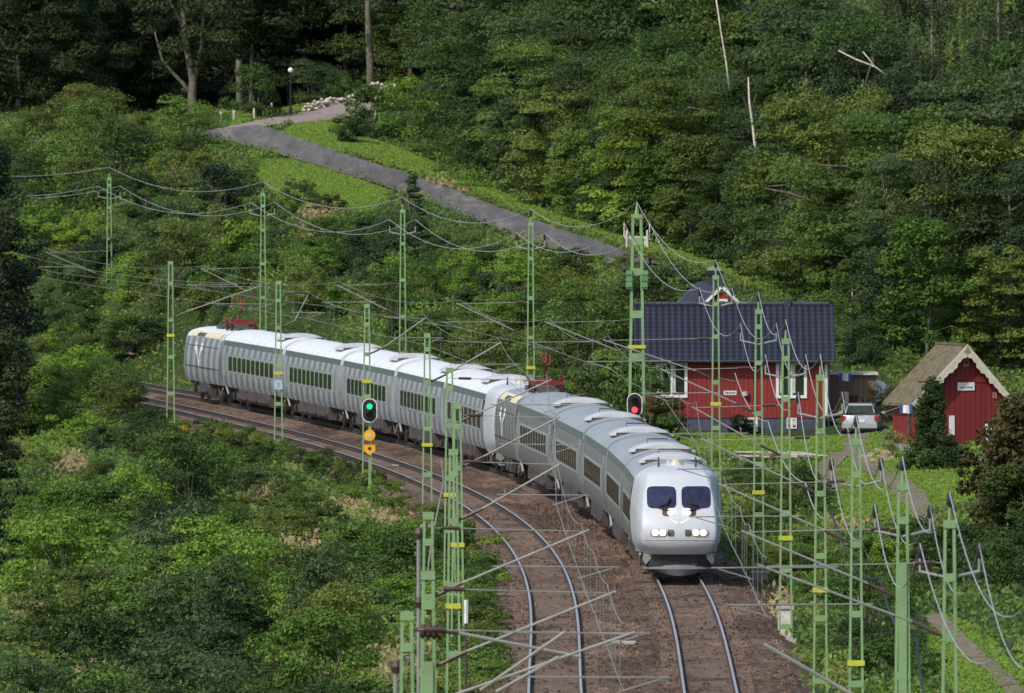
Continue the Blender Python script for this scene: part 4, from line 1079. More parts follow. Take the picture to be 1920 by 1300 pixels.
x2, z2 = wxz(1320, 528, wy+3); b.add([(xl2-.2, D+1.0, za-.1), (xa-.1, D+.9, za-.1), (xp-.05, D+3.2, z2), (x2-.3, D+3.2, z2), (xl2-.2, D+6, za-.1)], [(0,1,2,3),(0,3,4)])
b.build('rear_roof', M_slate, hs)
xw0, zw0 = wxz(1345, 577, wy); xw1, zw1 = wxz(1364, 561, wy); hwin(hs, xw0, xw1, zw0, zw1, y=D+.345, panes=1, fw=.10)
xc0, zc0 = wxz(1326, 545, wy+3); xc1, zc1 = wxz(1353, 508, wy+3)
ch = MB(); ch.box(xc0, xc1, D+3, D+3.7, zc0-.8, zc1); o = ch.build('chimney', M_slate, hs)
ch = MB(); mx_ = (xc0+xc1)/2; ch.box(xc0-.12, xc1+.12, D+2.9, D+3.8, zc1-.16, zc1-.02); o2 = ch.build('chimney_hood', M_black, o)
ch = MB(); n = 8; r_ = (xc1-xc0)/2+.02; vv = []
for yy in (D+2.95, D+3.75):
    for i in range(n+1): a = PI*i/n; vv.append((mx_+r_*math.cos(a), yy, zc1+.02+.20*math.sin(a)))
ch.add(vv, [(i, i+1, n+2+i, n+1+i) for i in range(n)]+[tuple(range(n+1))]); ch.build('chimney_cap', M_galv, o)
hg = HW
# white garden frames by the plinth
def gitem(u, v, name, label, cat): p = T(u, v); return thing(name, label, cat, p), p
t, p = gitem(1403, 812, 'garden_bench', 'small white garden seat on the lawn against the blue grey plinth', 'seat')
b = MB(); b.box(-.45, .45, -.2, .2, .42, .47); b.build('seat', M_whitep, t)
b = MB(); b.box(-.45, .45, .17, .20, .62, .72); b.box(-.45, .45, .17, .20, .50, .57); b.build('backrest', M_whitep, t)
for sx in (-.4, .4):
    for yy in (-.17, .17): b = MB(); b.box(sx-.03, sx+.03, yy-.02, yy+.02, 0, .42 if yy < 0 else .72); b.build('leg', M_whitep, t)

# ------------------------------------------------------------------ brown lean-to, white tank, flags, parasol
sy = HY+3.5
a = W(1549, 812, Y=sy/K); c = W(1645, 700, Y=sy/K); t = thing('shed', 'low brown board shed with flat pale edged roof beside the red house', 'shed', (a.x, sy, a.z-.3))
hh = c.z-a.z+.3; ww_ = c.x-a.x
b = MB(); b.box(0, ww_-.05, 0, 3.5, 0, hh-.08); b.build('wall', M_brownw, t)
b = MB(); b.box(-.1, ww_+.05, -.2, 3.8, hh-.08, hh); b.build('roof', M_whited, t)
dx = W(1588, 700, Y=sy/K).x-a.x; b = MB(); b.box(dx, dx+.52, -.03, -.003, .4, W(1600, 742, Y=sy/K).z-a.z+.3); b.build('door', mat('dark_brown_door', (.07,.03,.022), .7), t)
b = MB(); zz = W(1600, 785, Y=sy/K).z-a.z+.3; b.box(-.0, .95, -1.1, -.05, zz-.08, zz); b.build('bench_shelf', M_whited, t)
p = W(1584, 745, Y=(HY+1.2)/K); g0 = T(1581, 812)
b = MB(); b.box(-.20, .18, -.12, .12, 1.15, 1.75); t = thing('electric_cabinet', 'light grey electric cabinet on a post beside the brown shed', 'cabinet', (p.x, HY+1.2, 0)); b.build('cabinet', M_conc, t); b = MB(); b.box(-.04, .04, -.04, .04, -.2, 1.15); b.build('post', M_galv, t)
# tarpaulin-covered white boat or tank behind the sheds
p = W(1658, 745, Y=(HY+6)/K); t = thing('covered_boat', 'white tarpaulin covered boat behind the brown shed and the red barn', 'boat', (p.x, HY+6, p.z-.7))
b = MB(); n = 12
for j in range(7):
    f = j/6; w_ = .75*math.sin(PI*min(.95, .15+f*.8))**.6; h_ = .30+.38*math.sin(PI*min(1, .2+f*.75))
    for i in range(n): an = 2*PI*i/n; b.v.append((-.55+w_*math.cos(an)*.8+f*.5, f*3.5, .8+h_*math.sin(an)))
for j in range(6):
    for i in range(n): q = j*n; b.f.append((q+i, q+(i+1) % n, q+n+(i+1) % n, q+n+i)); b.m.append(0)
b.f.append(tuple(range(n))); b.m.append(0)
o = b.build('tarpaulin', M_whitep, t, smooth=True); b = MB(); b.box(-.9, .5, .3, 3, -.6, .5); b.build('cradle', M_wood, t)
# clothes line with cloths
for (u, v, yb, lab) in ((1585, 706, HY+1.5, 'small blue and white cloth on a line before the brown shed'), (1699, 766, W(1700, 850, z=0).y-3, 'small blue and white cloth hung before the left wall of the red barn')):
    p = W(u, v, Y=yb/K); t = thing('hanging_cloth', lab, 'cloth', p)
    b = MB()
    for j in range(4):
        for i in range(5): b.v.append((-.28+i*.14, .03*math.sin(i*2.1), .14-j*.12+.02*math.sin(i*1.3)))
    for j in range(3):
        for i in range(4): q = j*5+i; b.f.append((q, q+1, q+6, q+5)); b.m.append(1 if i in (1, 2) else 0)
    b.build('cloth', [M_blue, M_whitep], t, recalc=False)
    b = MB(); b.tube([(-1.0, .1, -.2), (0, 0, .16), (.5, -.1, .3)], .012, 4); b.build('line', M_wire, t)

# ------------------------------------------------------------------ silver estate car seen from behind
p = T(1612, 817); ct = thing('parked_car', 'silver estate car parked rear end towards us between house and barn', 'car', (p.x, p.y, p.z+.02), math.radians(-4))
CWD = .86
def loft(secs, name, m, par, sm=30):
    b = MB(); n = len(secs[0]); b.v = [q for s in secs for q in s]
    for j in range(len(secs)-1):
        for i in range(n): a = j*n; b.f.append((a+i, a+(i+1) % n, a+n+(i+1) % n, a+n+i)); b.m.append(0)
    b.f.append(tuple(range(n))); b.m.append(0); b.f.append(tuple((len(secs)-1)*n+i for i in range(n))); b.m.append(0)
    o = b.build(name, m, par); autosmooth(o, sm); return o
def csec(y, w_, z0, z1, r=.10): return [(-w_+.06,y,z0),(w_-.06,y,z0),(w_,y,z0+.15),(w_+.0,y,(z0+z1)/2),(w_-.02,y,z1-r),(w_-r,y,z1),(-w_+r,y,z1),(-w_+.02,y,z1-r),(-w_,y,(z0+z1)/2),(-w_,y,z0+.15)]
bd = loft([csec(-.02,.78,.36,.70),csec(.08,.84,.26,.92),csec(.5,.86,.24,.96),csec(2.4,.86,.24,.95),csec(3.3,.85,.24,.92),csec(4.2,.80,.26,.78),csec(4.35,.72,.34,.62)], 'body', M_carp, ct)
loft([csec(.10,.74,.90,.93,.01),csec(.42,.66,.90,1.42,.12),csec(1.2,.65,.90,1.47,.12),csec(2.3,.64,.90,1.44,.12),csec(3.05,.72,.90,.94,.01)], 'cabin', M_carp, ct)
b = MB(); b.add([(-.66,.10,.965),(.66,.10,.965),(.55,.365,1.375),(-.55,.365,1.375)], [(0,1,2,3)]); o = b.build('rear_window', M_glass, ct); o.location = (0,-.012,.005)
for s in (-1, 1):
    b = MB(); b.add([(s*.735,.45,.97),(s*.735,2.7,.97),(s*.655,2.2,1.36),(s*.655,.7,1.38)], [(0,1,2,3)]); o = b.build('side_window', M_glass, ct); o.location = (s*.012,0,0)
    b = MB(); b.box(s*.77-.09, s*.77+.085, -.03, .16, .66, .90); b.build('tail_lamp', M_taill, ct)
    b = MB(); b.box(s*.98-.09, s*.98+.09, 2.55, 2.65, .94, 1.06); b.build('wing_mirror', M_carp, ct)
    for yy in (.85, 3.45):
        b = MB(); b.tube([(s*.70, yy, .31), (s*.88, yy, .31)], .31, 20); o = b.build('wheel', M_tyre, ct); b = MB(); b.tube([(s*.86, yy, .31), (s*.89, yy, .31)], .19, 14); b.build('rim', M_galv, o)
b = MB(); b.box(-.80, .80, -.07, .04, .34, .52); b.build('bumper', M_carp, ct)
b = MB(); b.box(-.24, .24, -.055, -.03, .60, .71); b.build('number_plate', M_whitep, ct)
b = MB(); b.box(-.74, .74, .05, .5, .18, .30); b.build('underbody', M_black, ct)
b = MB(); b.tube([(-.3, .0, 1.02), (.1, -.02, 1.0)], .012, 4); b.build('rear_wiper', M_black, ct)

# ------------------------------------------------------------------ red barn
by = W(1800, 848, z=.1).y
def bx(u): return W(u, 800, Y=by/K).x
bx0, bx1 = bx(1722), bx(1888); BWd = bx1-bx0; BD = 3.55
rot = math.radians(17)
bt = thing('barn', 'small red gabled barn with weathered tile roof and cream bargeboards', 'barn', (bx0, by, 0), rot)
Wd = BWd/math.cos(rot)*1.0
def bz(v): return W(1800, v, Y=by/K).z
zpl = bz(833); zea = bz(748); zap = bz(655)
b = MB(); b.box(.04, Wd-.04, .04, BD-.04, -1.2, zpl); b.build('stone_base', M_stone, bt)
b = MB(); b.prism([(0, zpl), (Wd, zpl), (Wd, zea), (Wd*.53, zap), (0, zea)], 0, BD); b.build('wall', M_redw2, bt)
apx = Wd*.53
b = MB()
for (ex0, ez0) in ((-.38, zea-.38*(zap-zea)/apx), (Wd+.42, zea-.42*(zap-zea)/(Wd-apx))):
    vs = [(ex0, -.35, ez0+.03), (apx, -.35, zap+.05), (apx, BD+.3, zap+.05), (ex0, BD+.3, ez0+.03)]; vs += [(x, y, z+.13) for x, y, z in vs]
    b.add(vs, [(0,1,2,3),(4,5,6,7),(0,1,5,4),(1,2,6,5),(2,3,7,6),(3,0,4,7)])
b.build('roof', M_oldtile, bt)
for (ex0, ez0, s) in ((-.42, zea-.42*(zap-zea)/apx, 1), (Wd+.46, zea-.46*(zap-zea)/(Wd-apx), -1)):
    A0 = Vector((ex0, ez0+.20)); A1 = Vector((apx, zap+.20)); L_ = (A1-A0).length; N = 24; top = []; bot = []
    d_ = (A1-A0)/L_; nn = Vector((d_.y, -d_.x))*(1 if s > 0 else -1)
    for k in range(N+1):
        q = A0+d_*L_*k/N; top.append((q.x, q.y)); e = .26+.035*abs(math.sin(k*PI/2.0))+(.07 if (k//3) % 2 and k > N*.45 else 0); m_ = q+nn*e
        if k == N: m_ = Vector((apx, zap-.12))
        bot.append((m_.x, m_.y))
    b = MB(); vs = [(x, y_, z) for y_ in (-.42, -.36) for x, z in top+bot]; n2 = len(top); n4 = 2*n2
    fs = []
    for k in range(N): fs += [(k, k+1, n2+k+1, n2+k), (n4+k, n4+k+1, n4+n2+k+1, n4+n2+k), (k, k+1, n4+k+1, n4+k), (n2+k, n2+k+1, n4+n2+k+1, n4+n2+k)]
    b.add(vs, fs); b.build('bargeboard', mat('cream_board', (.66,.60,.48), .7, var=.08), bt)
# side ridge end board
b = MB(); b.box(apx-.08, apx+.08, -.3, BD+.3, zap+.15, zap+.24); b.build('ridge_cap', M_oldtile, bt)
def bu(u): return (W(u, 760, Y=by/K).x-bx0)/math.cos(rot)
b = MB(); b.box(bu(1796), bu(1828), -.04, -.003, bz(733), bz(718)); o = b.build('name_sign', M_whitep, bt)
b = MB()
for k in range(8): xx = bu(1800.5)+k*.075; b.box(xx, xx+.05, -.046, -.042, bz(728.5), bz(726))
b.build('sign_lettering', M_bogie, o)
b = MB(); b.box(bu(1807), bu(1817), -.05, -.003, bz(688), bz(672)); o = b.build('gable_window', mat('pale_red_frame', (.45,.20,.16), .7), bt); b = MB(); b.box(bu(1809.5), bu(1814.5), -.056, -.051, bz(684), bz(677)); b.build('pane', M_glass, o)
for u in (1863, 1867.5): b = MB(); b.box(bu(u), bu(u+2.2), -.04, -.003, bz(748), bz(737)); b.build('wall_vent', mat('pink_vent', (.5,.25,.2), .7), bt)
b = MB(); b.box(-.03, Wd+.03, -.03, -.003, bz(718), bz(715)); b.build('gable_rail', M_redw2, bt)
b = MB(); b.box(Wd-.09, Wd+.05, -.06, -.003, zpl+.4, zea); b.box(bu(1849)-.02, Wd+.05, -.09, -.003, bz(808), bz(796)); b.box(bu(1849)-.02, bu(1849)+.12, -.08, -.003, bz(846), bz(808)); b.build('door_frame', M_whitep, bt)
b = MB(); b.box(bu(1853), Wd-.1, -.02, .02, bz(846), bz(808)); b.build('door_opening', M_black, bt)
b = MB(); b.box(bu(1780), bu(1790), -.05, -.003, bz(817), bz(780)); b.build('window_frame', M_whitep, bt)
b = MB(); b.box(-.06, -.003, BD*.30, BD*.38, bz(815), bz(775)); b.build('side_slit', M_bogie, bt)
# stone stair and pump by the barn
p = T(1822, 872); t = thing('stone_steps', 'low grey stone steps with a slab in front of the red barn', 'steps', p)
b = MB(); b.box(-.55, .6, -.3, .5, -.3, .25); b.box(-.45, .5, .1, .6, .25, .42); b.build('step', M_stone, t)
p = T(1790, 880); t = thing('garden_cart', 'weathered handcart leaning at the corner of the barn beside the dark bush', 'cart', p)
b = MB(); b.box(-.08, .35, -.1, .3, .35, .5); b.tube([(-.1, 0, .1), (.0, 0, 1.1)], .04, 5); b.tube([(.35, 0, .0), (.3, 0, .5)], .03, 5); b.build('frame', M_whited, t)
b = MB(); b.tube([(.1, -.15, .24), (.1, -.10, .24)], .24, 16); b.build('wheel', M_wood, t)

# ------------------------------------------------------------------ pile of pale boards at the lawn's edge
rp = random.Random(4)
for (u, v, n, lab) in ((1405, 870, 7, 'long pale boards stacked at the lawn edge, left heap'), (1455, 872, 8, 'long pale boards stacked at the lawn edge before the mast'), (1508, 868, 5, 'short heap of pale boards at the right end of the lawn edge')):
    p = T(u, v); t = thing('board_pile', lab, 'board pile', p, group='pale board piles at the lawn edge')
    for k in range(n):
        b = MB(); L_ = rp.uniform(.9, 1.5); dx = rp.uniform(-.35, .35); z = .25+.09*(k//2); yy = rp.uniform(-.4, .4); tl = rp.uniform(-.06, .06)
        b.add([(dx-L_/2, yy-.1, z-tl), (dx+L_/2, yy-.1, z+tl), (dx+L_/2, yy+.1, z+tl), (dx-L_/2, yy+.1, z-tl)]+[(dx-L_/2, yy-.1, z-tl+.05), (dx+L_/2, yy-.1, z+tl+.05), (dx+L_/2, yy+.1, z+tl+.05), (dx-L_/2, yy+.1, z-tl+.05)], [(0,3,2,1),(4,5,6,7),(0,1,5,4),(1,2,6,5),(2,3,7,6),(3,0,4,7)])
        b.build('board', rp.choice([M_whited, M_whited, M_wood]), t)
    b = MB(); b.box(-.3, -.15, -.3, .3, -.3, .26); b.box(.15, .3, -.3, .3, -.3, .26); b.build('trestle', M_wood, t)
p = T(1500, 905); 
for k, (u, v) in enumerate(((1496, 905), (1545, 935))):
    p = T(u, v); b = MB(); b.tube([(0,0,-.3),(0,0,.55)], .06, 6); t = thing('fence_post', ['short dark wooden stake in the scrub below the lawn', 'short dark wooden stake beside the grass track'][k], 'stake', p); b.build('post', M_wood, t)

# ------------------------------------------------------------------ street lamp, stone wall, fence posts and sign post at the upper road
p = W(545, 207, Y=806); gz = H(p.x, p.y)
t = thing('street_lamp', 'black lamp post with white globe beside the gravel road at the wood edge', 'street lamp', (p.x, p.y, gz)); hz = W(545, 132, Y=806).z-gz
b = MB(); b.tube([(0,0,-.2),(0,0,.6),(0,0,hz-.15)], [.09,.07,.045], 8); b.build('post', M_black, t)
b = MB(); 
rr = .17; bm = bmesh.new(); bmesh.ops.create_uvsphere(bm, u_segments=16, v_segments=10, radius=rr); me = bpy.data.meshes.new('globe'); bm.to_mesh(me); bm.free(); me.materials.append(M_whitep)
o = link(bpy.data.objects.new('globe', me), t); o.location = (0,0,hz)
b = MB(); b.tube([(0,0,hz-.22),(0,0,hz-.13)], .10, 8); b.build('collar', M_black, t)
rw = random.Random(8); st = MB()
A = W(568, 204, Y=808); B2 = W(722, 176, Y=824)
for k in range(230):
    f = rw.random(); q = A.lerp(B2, f); lay = rw.random(); x = q.x; y = q.y+rw.uniform(-.5, .5); z = H(x, y)+lay*(.55+.25*math.sin(f*9))*(.7+.6*f); r = rw.uniform(.12, .30)*(1-.3*lay)
    pts = []
    for a in range(6): an = a*PI/3+rw.random()*.6; pts.append((x+r*math.cos(an)*rw.uniform(.8, 1.2), y+r*math.sin(an)*rw.uniform(.8, 1.2), z+rw.uniform(-.05, .05)))
    pts += [(x, y, z+r*.75), (x, y, z-r*.75)]; fs = []
    for a in range(6): fs += [(a, (a+1) % 6, 6), ((a+1) % 6, a, 7)]
    st.add(pts, fs)
tag(st.build('dry_stone_wall', mat('mossy_field_stone', (.50,.44,.36), .9, var=.3, scale=.9, bump=.4, bscale=4)), 'tumbled dry stone wall along the gravel road before the dark wood', 'stone wall')
for (u, v, h_, lab) in ((703, 182, 1.35, 'tall pale wooden post at the upper end of the gravel road'), (509, 220, .85, 'pale fence post left of the street lamp'), (476, 226, .75, 'pale fence post below the round bush beside the gravel road'), (414, 232, .75, 'pale fence post beside the bend of the road'), (438, 236, .7, 'thin pale fence post right at the road bend')):
    p = W(u, v, Y=806 if u > 480 else 800); t = thing('fence_post', lab, 'fence post', (p.x, p.y, H(p.x, p.y)), group='pale wooden posts by the upper road'); b = MB(); b.box(-.055, .055, -.055, .055, -.3, h_); b.build('post', M_whited, t)
p = W(740, 160, Y=822); b = MB(); zt = p.z-H(p.x, p.y); b.tube([(0,0,-.2),(0,0,zt)], .03, 6); t = thing('garden_lamp', 'small white ball lamp at the right end of the stone wall', 'lamp', (p.x, p.y, H(p.x, p.y))); b.build('post', M_black, t)
o = link(bpy.data.objects.new('globe', me.copy()), t); o.location = (0,0,zt); o.scale = (.7,.7,.7)
# rock outcrop / culvert behind the left tall mast
p = T(240, 668); b = MB(); rr = random.Random(2)
t = thing('rock_outcrop', 'dark reddish rock outcrop in the bushes left of the train tail', 'rock', p); bm = bmesh.new(); bmesh.ops.create_icosphere(bm, subdivisions=3, radius=1)
for v in bm.verts:
    n_ = 1+.25*math.sin(v.co.x*5+v.co.z*3)+.15*math.sin(v.co.z*11+v.co.y*4); v.co = Vector((v.co.x*.85*n_, v.co.y*1.2*n_, v.co.z*.55*n_+.15))
m2 = bpy.data.meshes.new('rock'); bm.to_mesh(m2); bm.free(); m2.materials.append(mat('reddish_rock', (.12,.075,.065), .9, var=.4, scale=2, bump=1, bscale=4)); link(bpy.data.objects.new('rock', m2), t)

# ------------------------------------------------------------------ vegetation
def Hv(x, y):
    i = np.clip(np.searchsorted(gx, x)-1, 0, len(gx)-2); j = np.clip(np.searchsorted(gy, y)-1, 0, len(gy)-2)
    a = np.clip((x-gx[i])/(gx[i+1]-gx[i]), 0, 1); b_ = np.clip((y-gy[j])/(gy[j+1]-gy[j]), 0, 1)
    return (GZ[j,i]*(1-a)+GZ[j,i+1]*a)*(1-b_)+(GZ[j+1,i]*(1-a)+GZ[j+1,i+1]*a)*b_
def quads_mesh(name, V, mats, mi=None):
    """V: (N,4,3)"""
    N = len(V); me = bpy.data.meshes.new(name); me.vertices.add(N*4); me.loops.add(N*4); me.polygons.add(N)
    me.vertices.foreach_set('co', V.reshape(-1).astype(np.float32)); me.loops.foreach_set('vertex_index', np.arange(N*4, dtype=np.int32))
    me.polygons.foreach_set('loop_start', np.arange(0, N*4, 4, dtype=np.int32)); me.polygons.foreach_set('loop_total', np.full(N, 4, dtype=np.int32))
    for m in mats: me.materials.append(m)
    if mi is not None: me.polygons.foreach_set('material_index', mi.astype(np.int32))
    me.update(); me.validate(); return me
def leaves(rg, C, Nrm, size, asp=.55):
    n = len(C); Nrm = Nrm+rg.normal(0, .55, (n, 3)); Nrm /= np.linalg.norm(Nrm, axis=1)[:, None]+1e-9
    r = rg.normal(0, 1, (n, 3)); t_ = r-(r*Nrm).sum(1)[:, None]*Nrm; t_ /= np.linalg.norm(t_, axis=1)[:, None]+1e-9
    b_ = np.cross(Nrm, t_); s = (size*rg.uniform(.6, 1.35, n))[:, None]
    return np.stack([C-t_*s*.5, C+b_*s*asp*.5-t_*s*.05, C+t_*s*.5, C-b_*s*asp*.5-t_*s*.05], axis=1)
def crown(seed, h, r, base, ncl, nl, ls, rc, flat=.6, top=.6, droop=0., cone=False, layered=False, strands=False):
    """leaf positions for a crown from height base to h, radius r"""
    rg = np.random.default_rng(seed); out = []; ctr = []
    lobes = rg.uniform(0, 6.28, 5)
    for k in range(ncl):
        f = rg.uniform(0, 1); z = base+(h-base)*f
        if cone: rad = r*(1-f)**.85+.04*r
        else:
            q = (f-(1-top)*.75)/(top+.25) if f > (1-top)*.75 else (f-(1-top)*.75)/((1-top)*.75+1e-6)
            rad = r*math.sqrt(max(0.02, 1-abs(q)**2.2))
        an = rg.uniform(0, 6.283); lob = 1+.22*math.sin(3*an+lobes[0])+.16*math.sin(5*an+lobes[1]+f*4)+.14*math.sin(9*f+lobes[2]+an)
        rr = rad*lob*(rg.uniform(0, 1)**.35); rr = max(rr, 0)
        c = np.array([rr*math.cos(an), rr*math.sin(an), z-droop*rr*rr/(r)]); ctr.append(c)
        n = int(nl*rg.uniform(.6, 1.4)); d = rg.normal(0, 1, (n, 3)); d /= np.linalg.norm(d, axis=1)[:, None]
        R_ = rc*rg.uniform(.6, 1.3); dist = rg.uniform(.25, 1, n)**.4
        P = d*dist[:, None]*R_; P[:, 2] = np.where(P[:, 2] < 0, P[:, 2]*.45, P[:, 2])*flat
        if layered:
            P[:, 0] *= 1.35; P[:, 1] *= 1.35; rad2 = (P[:, 0]**2+P[:, 1]**2)/R_; P[:, 2] -= rad2*.18
        if strands:
            k2 = rg.integers(0, 14, n); sx = rg.normal(0, R_*.7, 14); sy = rg.normal(0, R_*.7, 14); tt = rg.uniform(0, 1, n)
            P = np.stack([sx[k2]+rg.normal(0, .05, n), sy[k2]+rg.normal(0, .05, n), -tt*R_*2.4+R_], axis=1)
            d = np.stack([d[:, 0], d[:, 1], d[:, 2]*.3], axis=1)
        nrm = d*.8+np.array([c[0]*.25/r, c[1]*.25/r, .75]); out.append(leaves(rg, c+P, nrm, ls))
    return np.concatenate(out), ctr
def skeleton(seed, h, tr, ctr, base, fork=None, bend=.3):
    rg = random.Random(seed); b = MB(); P = []
    for k in range(6): f = k/5; P.append(Vector((bend*math.sin(f*3+seed), bend*math.cos(f*2.4+seed*.7)-bend, h*.86*f-.3*(k == 0))))
    b.tube(P, [tr*1.35 if k == 0 else tr*(1-.16*k) for k in range(6)], 8)
    sel = rg.sample(list(ctr), min(len(ctr), 12))
    for c in sel:
        f = min(.8, max(.22, (c[2]-.25*math.hypot(c[0], c[1]))/h)); i = min(4, int(f/.86*5)); s = P[i].lerp(P[i+1], f/.86*5-i)
        m = s.lerp(Vector(c), .5)+Vector((0, 0, .08*h*rg.random())); b.tube([s, m, Vector(c)], [tr*.42, tr*.25, tr*.08], 5)
    return b
# every plant is named after what it stands next to in the view
LMK = [('the far left slim mast',320,700),('the leftmost tall mast',205,600),('the tail of the rear train',345,680),('the red pantograph at the far end',450,590),
 ('the mast with the notice plate',522,690),('the green signal',693,770),('the two orange boards',690,830),('the mast behind the green signal',688,620),('the middle white nose',900,760),
 ('the middle red pantograph',1020,700),('the red signal',1190,765),('the thick transformer mast',1194,560),('the chimney of the red house',1340,515),('the right end of the red house roof',1565,610),
 ('the left window of the red house',1255,710),('the brown shed',1600,740),('the silver car',1612,790),('the roof ridge of the barn',1780,640),('the barn name sign',1812,726),('the stone steps of the barn',1825,860),
 ('the board piles',1450,870),('the nose of the leading train',1275,980),('the pale wooden box in the grass',1425,1085),('the relay cabinet',1472,1170),('the clustered masts',850,950),
 ('the marker pole with white tip',874,1150),('the lone mast top in the lower middle',803,960),('the big brown insulator at the bottom',808,1183),('the short bottom mast',763,1146),
 ('the bend of the upper road',440,246),('the street lamp',545,150),('the stone wall',640,185),('the forked oak',362,170),('the rust coloured bush',148,205),('the meadow strip',845,205),
 ('the round bushes between the roads',740,240),('the small spruce by the road',775,370),('the bare dead trunk',1415,260),('the leaning grey dead trunk',1352,70),('the fallen pale branches',1610,110),
 ('the weeping birch',1790,100),('the rock outcrop',240,645),('the tall mast behind the far pantograph',493,450),('the tall mast behind the white roofs',755,480),('the tall mast behind the middle power car',995,520),
 ('the dry straw patch below the road',585,425),('the earth path at the lower left',115,1150),('the bottom left corner of the picture',0,1300),('the left edge at mid height',0,700),('the lower left part of the bank',300,1050),
 ('the yellow flowering bush',318,830),('the pinkish dry weeds on the bank',545,1035),('the top edge of the picture',1100,0),('the upper right corner',1920,0),('the right edge at mid height',1920,560),('the upper left corner',0,0),
 ('the lower end of the asphalt road',1110,460),('the middle of the asphalt road',800,365),('the gravel path at the lower right',1850,1250),('the earth path by the lawn',1720,940),('the dark conifer',1748,800),('the marker post board',741,890)]
USED = set()
def pix(x, y, z):
    p = PITCH; dy, dz = y, z-CH; yc = dy*math.cos(p)-dz*math.sin(p); zc = dy*math.sin(p)+dz*math.cos(p); return 960+F*x/yc, 650-F*zc/yc
def plant_label(desc, u, v):
    for a, (nm, lu, lv) in enumerate(sorted(LMK, key=lambda q: (q[1]-u)**2+(q[2]-v)**2)[:9]):
        dx, dy = lu-u, lv-v; d = math.hypot(dx, dy); pre = 'just ' if d < 70 else ('well ' if d < 230 else 'far ')
        if abs(dx) > 2.2*abs(dy): w_ = 'left of' if dx > 0 else 'right of'
        elif abs(dy) > 2.2*abs(dx): w_ = 'above' if dy > 0 else 'below'
        else: w_ = ('above and ' if dy > 0 else 'below and ')+('left of' if dx > 0 else 'right of')
        lab = '%s %s%s %s' % (desc, pre, w_, nm)
        if lab not in USED and len(lab.split()) <= 16: USED.add(lab); return lab
    for nb in ('second', 'third', 'fourth', 'fifth', 'sixth'):
        l2 = '%s %s' % (nb, lab)
        if l2 not in USED: USED.add(l2); return l2
    return lab
# crown variants (meshes shared by all copies)
TV = {}
def tree_proto(key, seed, h, r, base, ncl, nl, ls, rc, tr, barkm=None, **kw):
    V, ctr = crown(seed, h, r, base, ncl, nl, ls, rc, **kw)
    sk = skeleton(seed, h, tr, ctr, base)
    me = bpy.data.meshes.new('trunk'); me.from_pydata(sk.v, [], sk.f); me.materials.append(barkm or M_bark); me.polygons.foreach_set('use_smooth', [True]*len(me.polygons))
    TV[key] = (V, me, h, {})
tree_proto('oak1', 11, 11, 4.4, .8, 85, 420, .20, 1.1, .24, flat=.8)
tree_proto('oak2', 12, 12, 4.0, .8, 85, 420, .20, 1.05, .24, flat=.85)
tree_proto('beech', 13, 12, 5.0, .6, 90, 420, .21, 1.3, .24, flat=.36, layered=True, droop=.25)
tree_proto('beech2', 14, 11, 4.6, .4, 85, 400, .20, 1.2, .22, flat=.45, layered=True, droop=.18)
tree_proto('tall', 15, 13, 3.0, .6, 95, 380, .19, .85, .2, flat=1.0)
tree_proto('birch', 16, 13, 3.6, 1.5, 90, 230, .20, .85, .17, strands=True, barkm=M_barkb)
tree_proto('young', 17, 6, 1.8, .2, 60, 260, .16, .55, .09, flat=1.1)
tree_proto('young2', 18, 6, 2.1, .2, 60, 260, .16, .55, .09, flat=.7, layered=True)
tree_proto('wood1', 19, 14, 4.6, 3.4, 80, 260, .28, 1.3, .30, flat=.5)
tree_proto('spruce', 20, 5, 1.25, .1, 80, 120, .16, .42, .08, cone=True, flat=.35, droop=.2)
def crown_mesh(key, lm):
    V, me, h, cache = TV[key]
    if lm not in cache: cache[lm] = quads_mesh('crown', V, [LM[lm]])
    return cache[lm]
LN = {'mid':'mid green','fresh':'bright green','olive':'olive green','blue':'bluish green','dark':'very dark green','wood_shade':'blackish green','birch':'pale drooping','brown':'brownish green'}
rt = random.Random(77)
tree_proto('bushy', 21, 3.4, 1.25, .05, 75, 190, .13, .42, .08, flat=.9, top=.75)
tree_proto('conebush', 22, 3.6, 1.25, .05, 130, 170, .11, .34, .07, flat=1.1, cone=True)
def tree(key, lm, x, y, h, label_, cat='tree', name='broadleaf_tree', group=None, sc=1.0, dz=0, rz=None):
    V, tm, h0, _ = TV[key]; label = label_
    if label is None:
        u_, v_ = pix(x, y, H(x, y)+dz+h*.6); label = plant_label(('tall ' if h > 10.5 else 'young ' if h < 6 else '')+LN[lm]+' tree', min(1920, max(0, u_)), max(0, v_))
    t = thing(name, label, cat, (x, y, H(x, y)+dz), rt.uniform(0, 6.28) if rz is None else rz, group)
    s = h/h0; t.scale = (s*sc, s*sc*rt.uniform(.9, 1.1), s)
    c = bpy.data.objects.new('crown', crown_mesh(key, lm)); link(c, t)
    q = bpy.data.objects.new('trunk', tm); link(q, t); return t
SHV = []
for k, (hh_, rr_, fl, ly, nc) in enumerate([(1.6,1.15,.8,False,26),(2.1,1.1,.9,False,30),(1.5,1.4,.5,True,30),(1.2,1.3,.7,False,26),(2.4,1.3,.6,True,34),(1.0,1.0,.9,False,20)]):
    V, ctr = crown(100+k, hh_, rr_, .08, nc+6, 190, .10, .36, flat=fl, layered=ly, top=.7)
    b = MB(); rg_ = random.Random(k)
    for c in ctr[::3]: b.tube([(0,0,-.2), (c[0]*.4, c[1]*.4, c[2]*.5), tuple(c)], [.03,.02,.008], 4)
    me = bpy.data.meshes.new('stems'); me.from_pydata(b.v, [], b.f); me.materials.append(M_bark)
    SHV.append((V, me, {}, hh_))
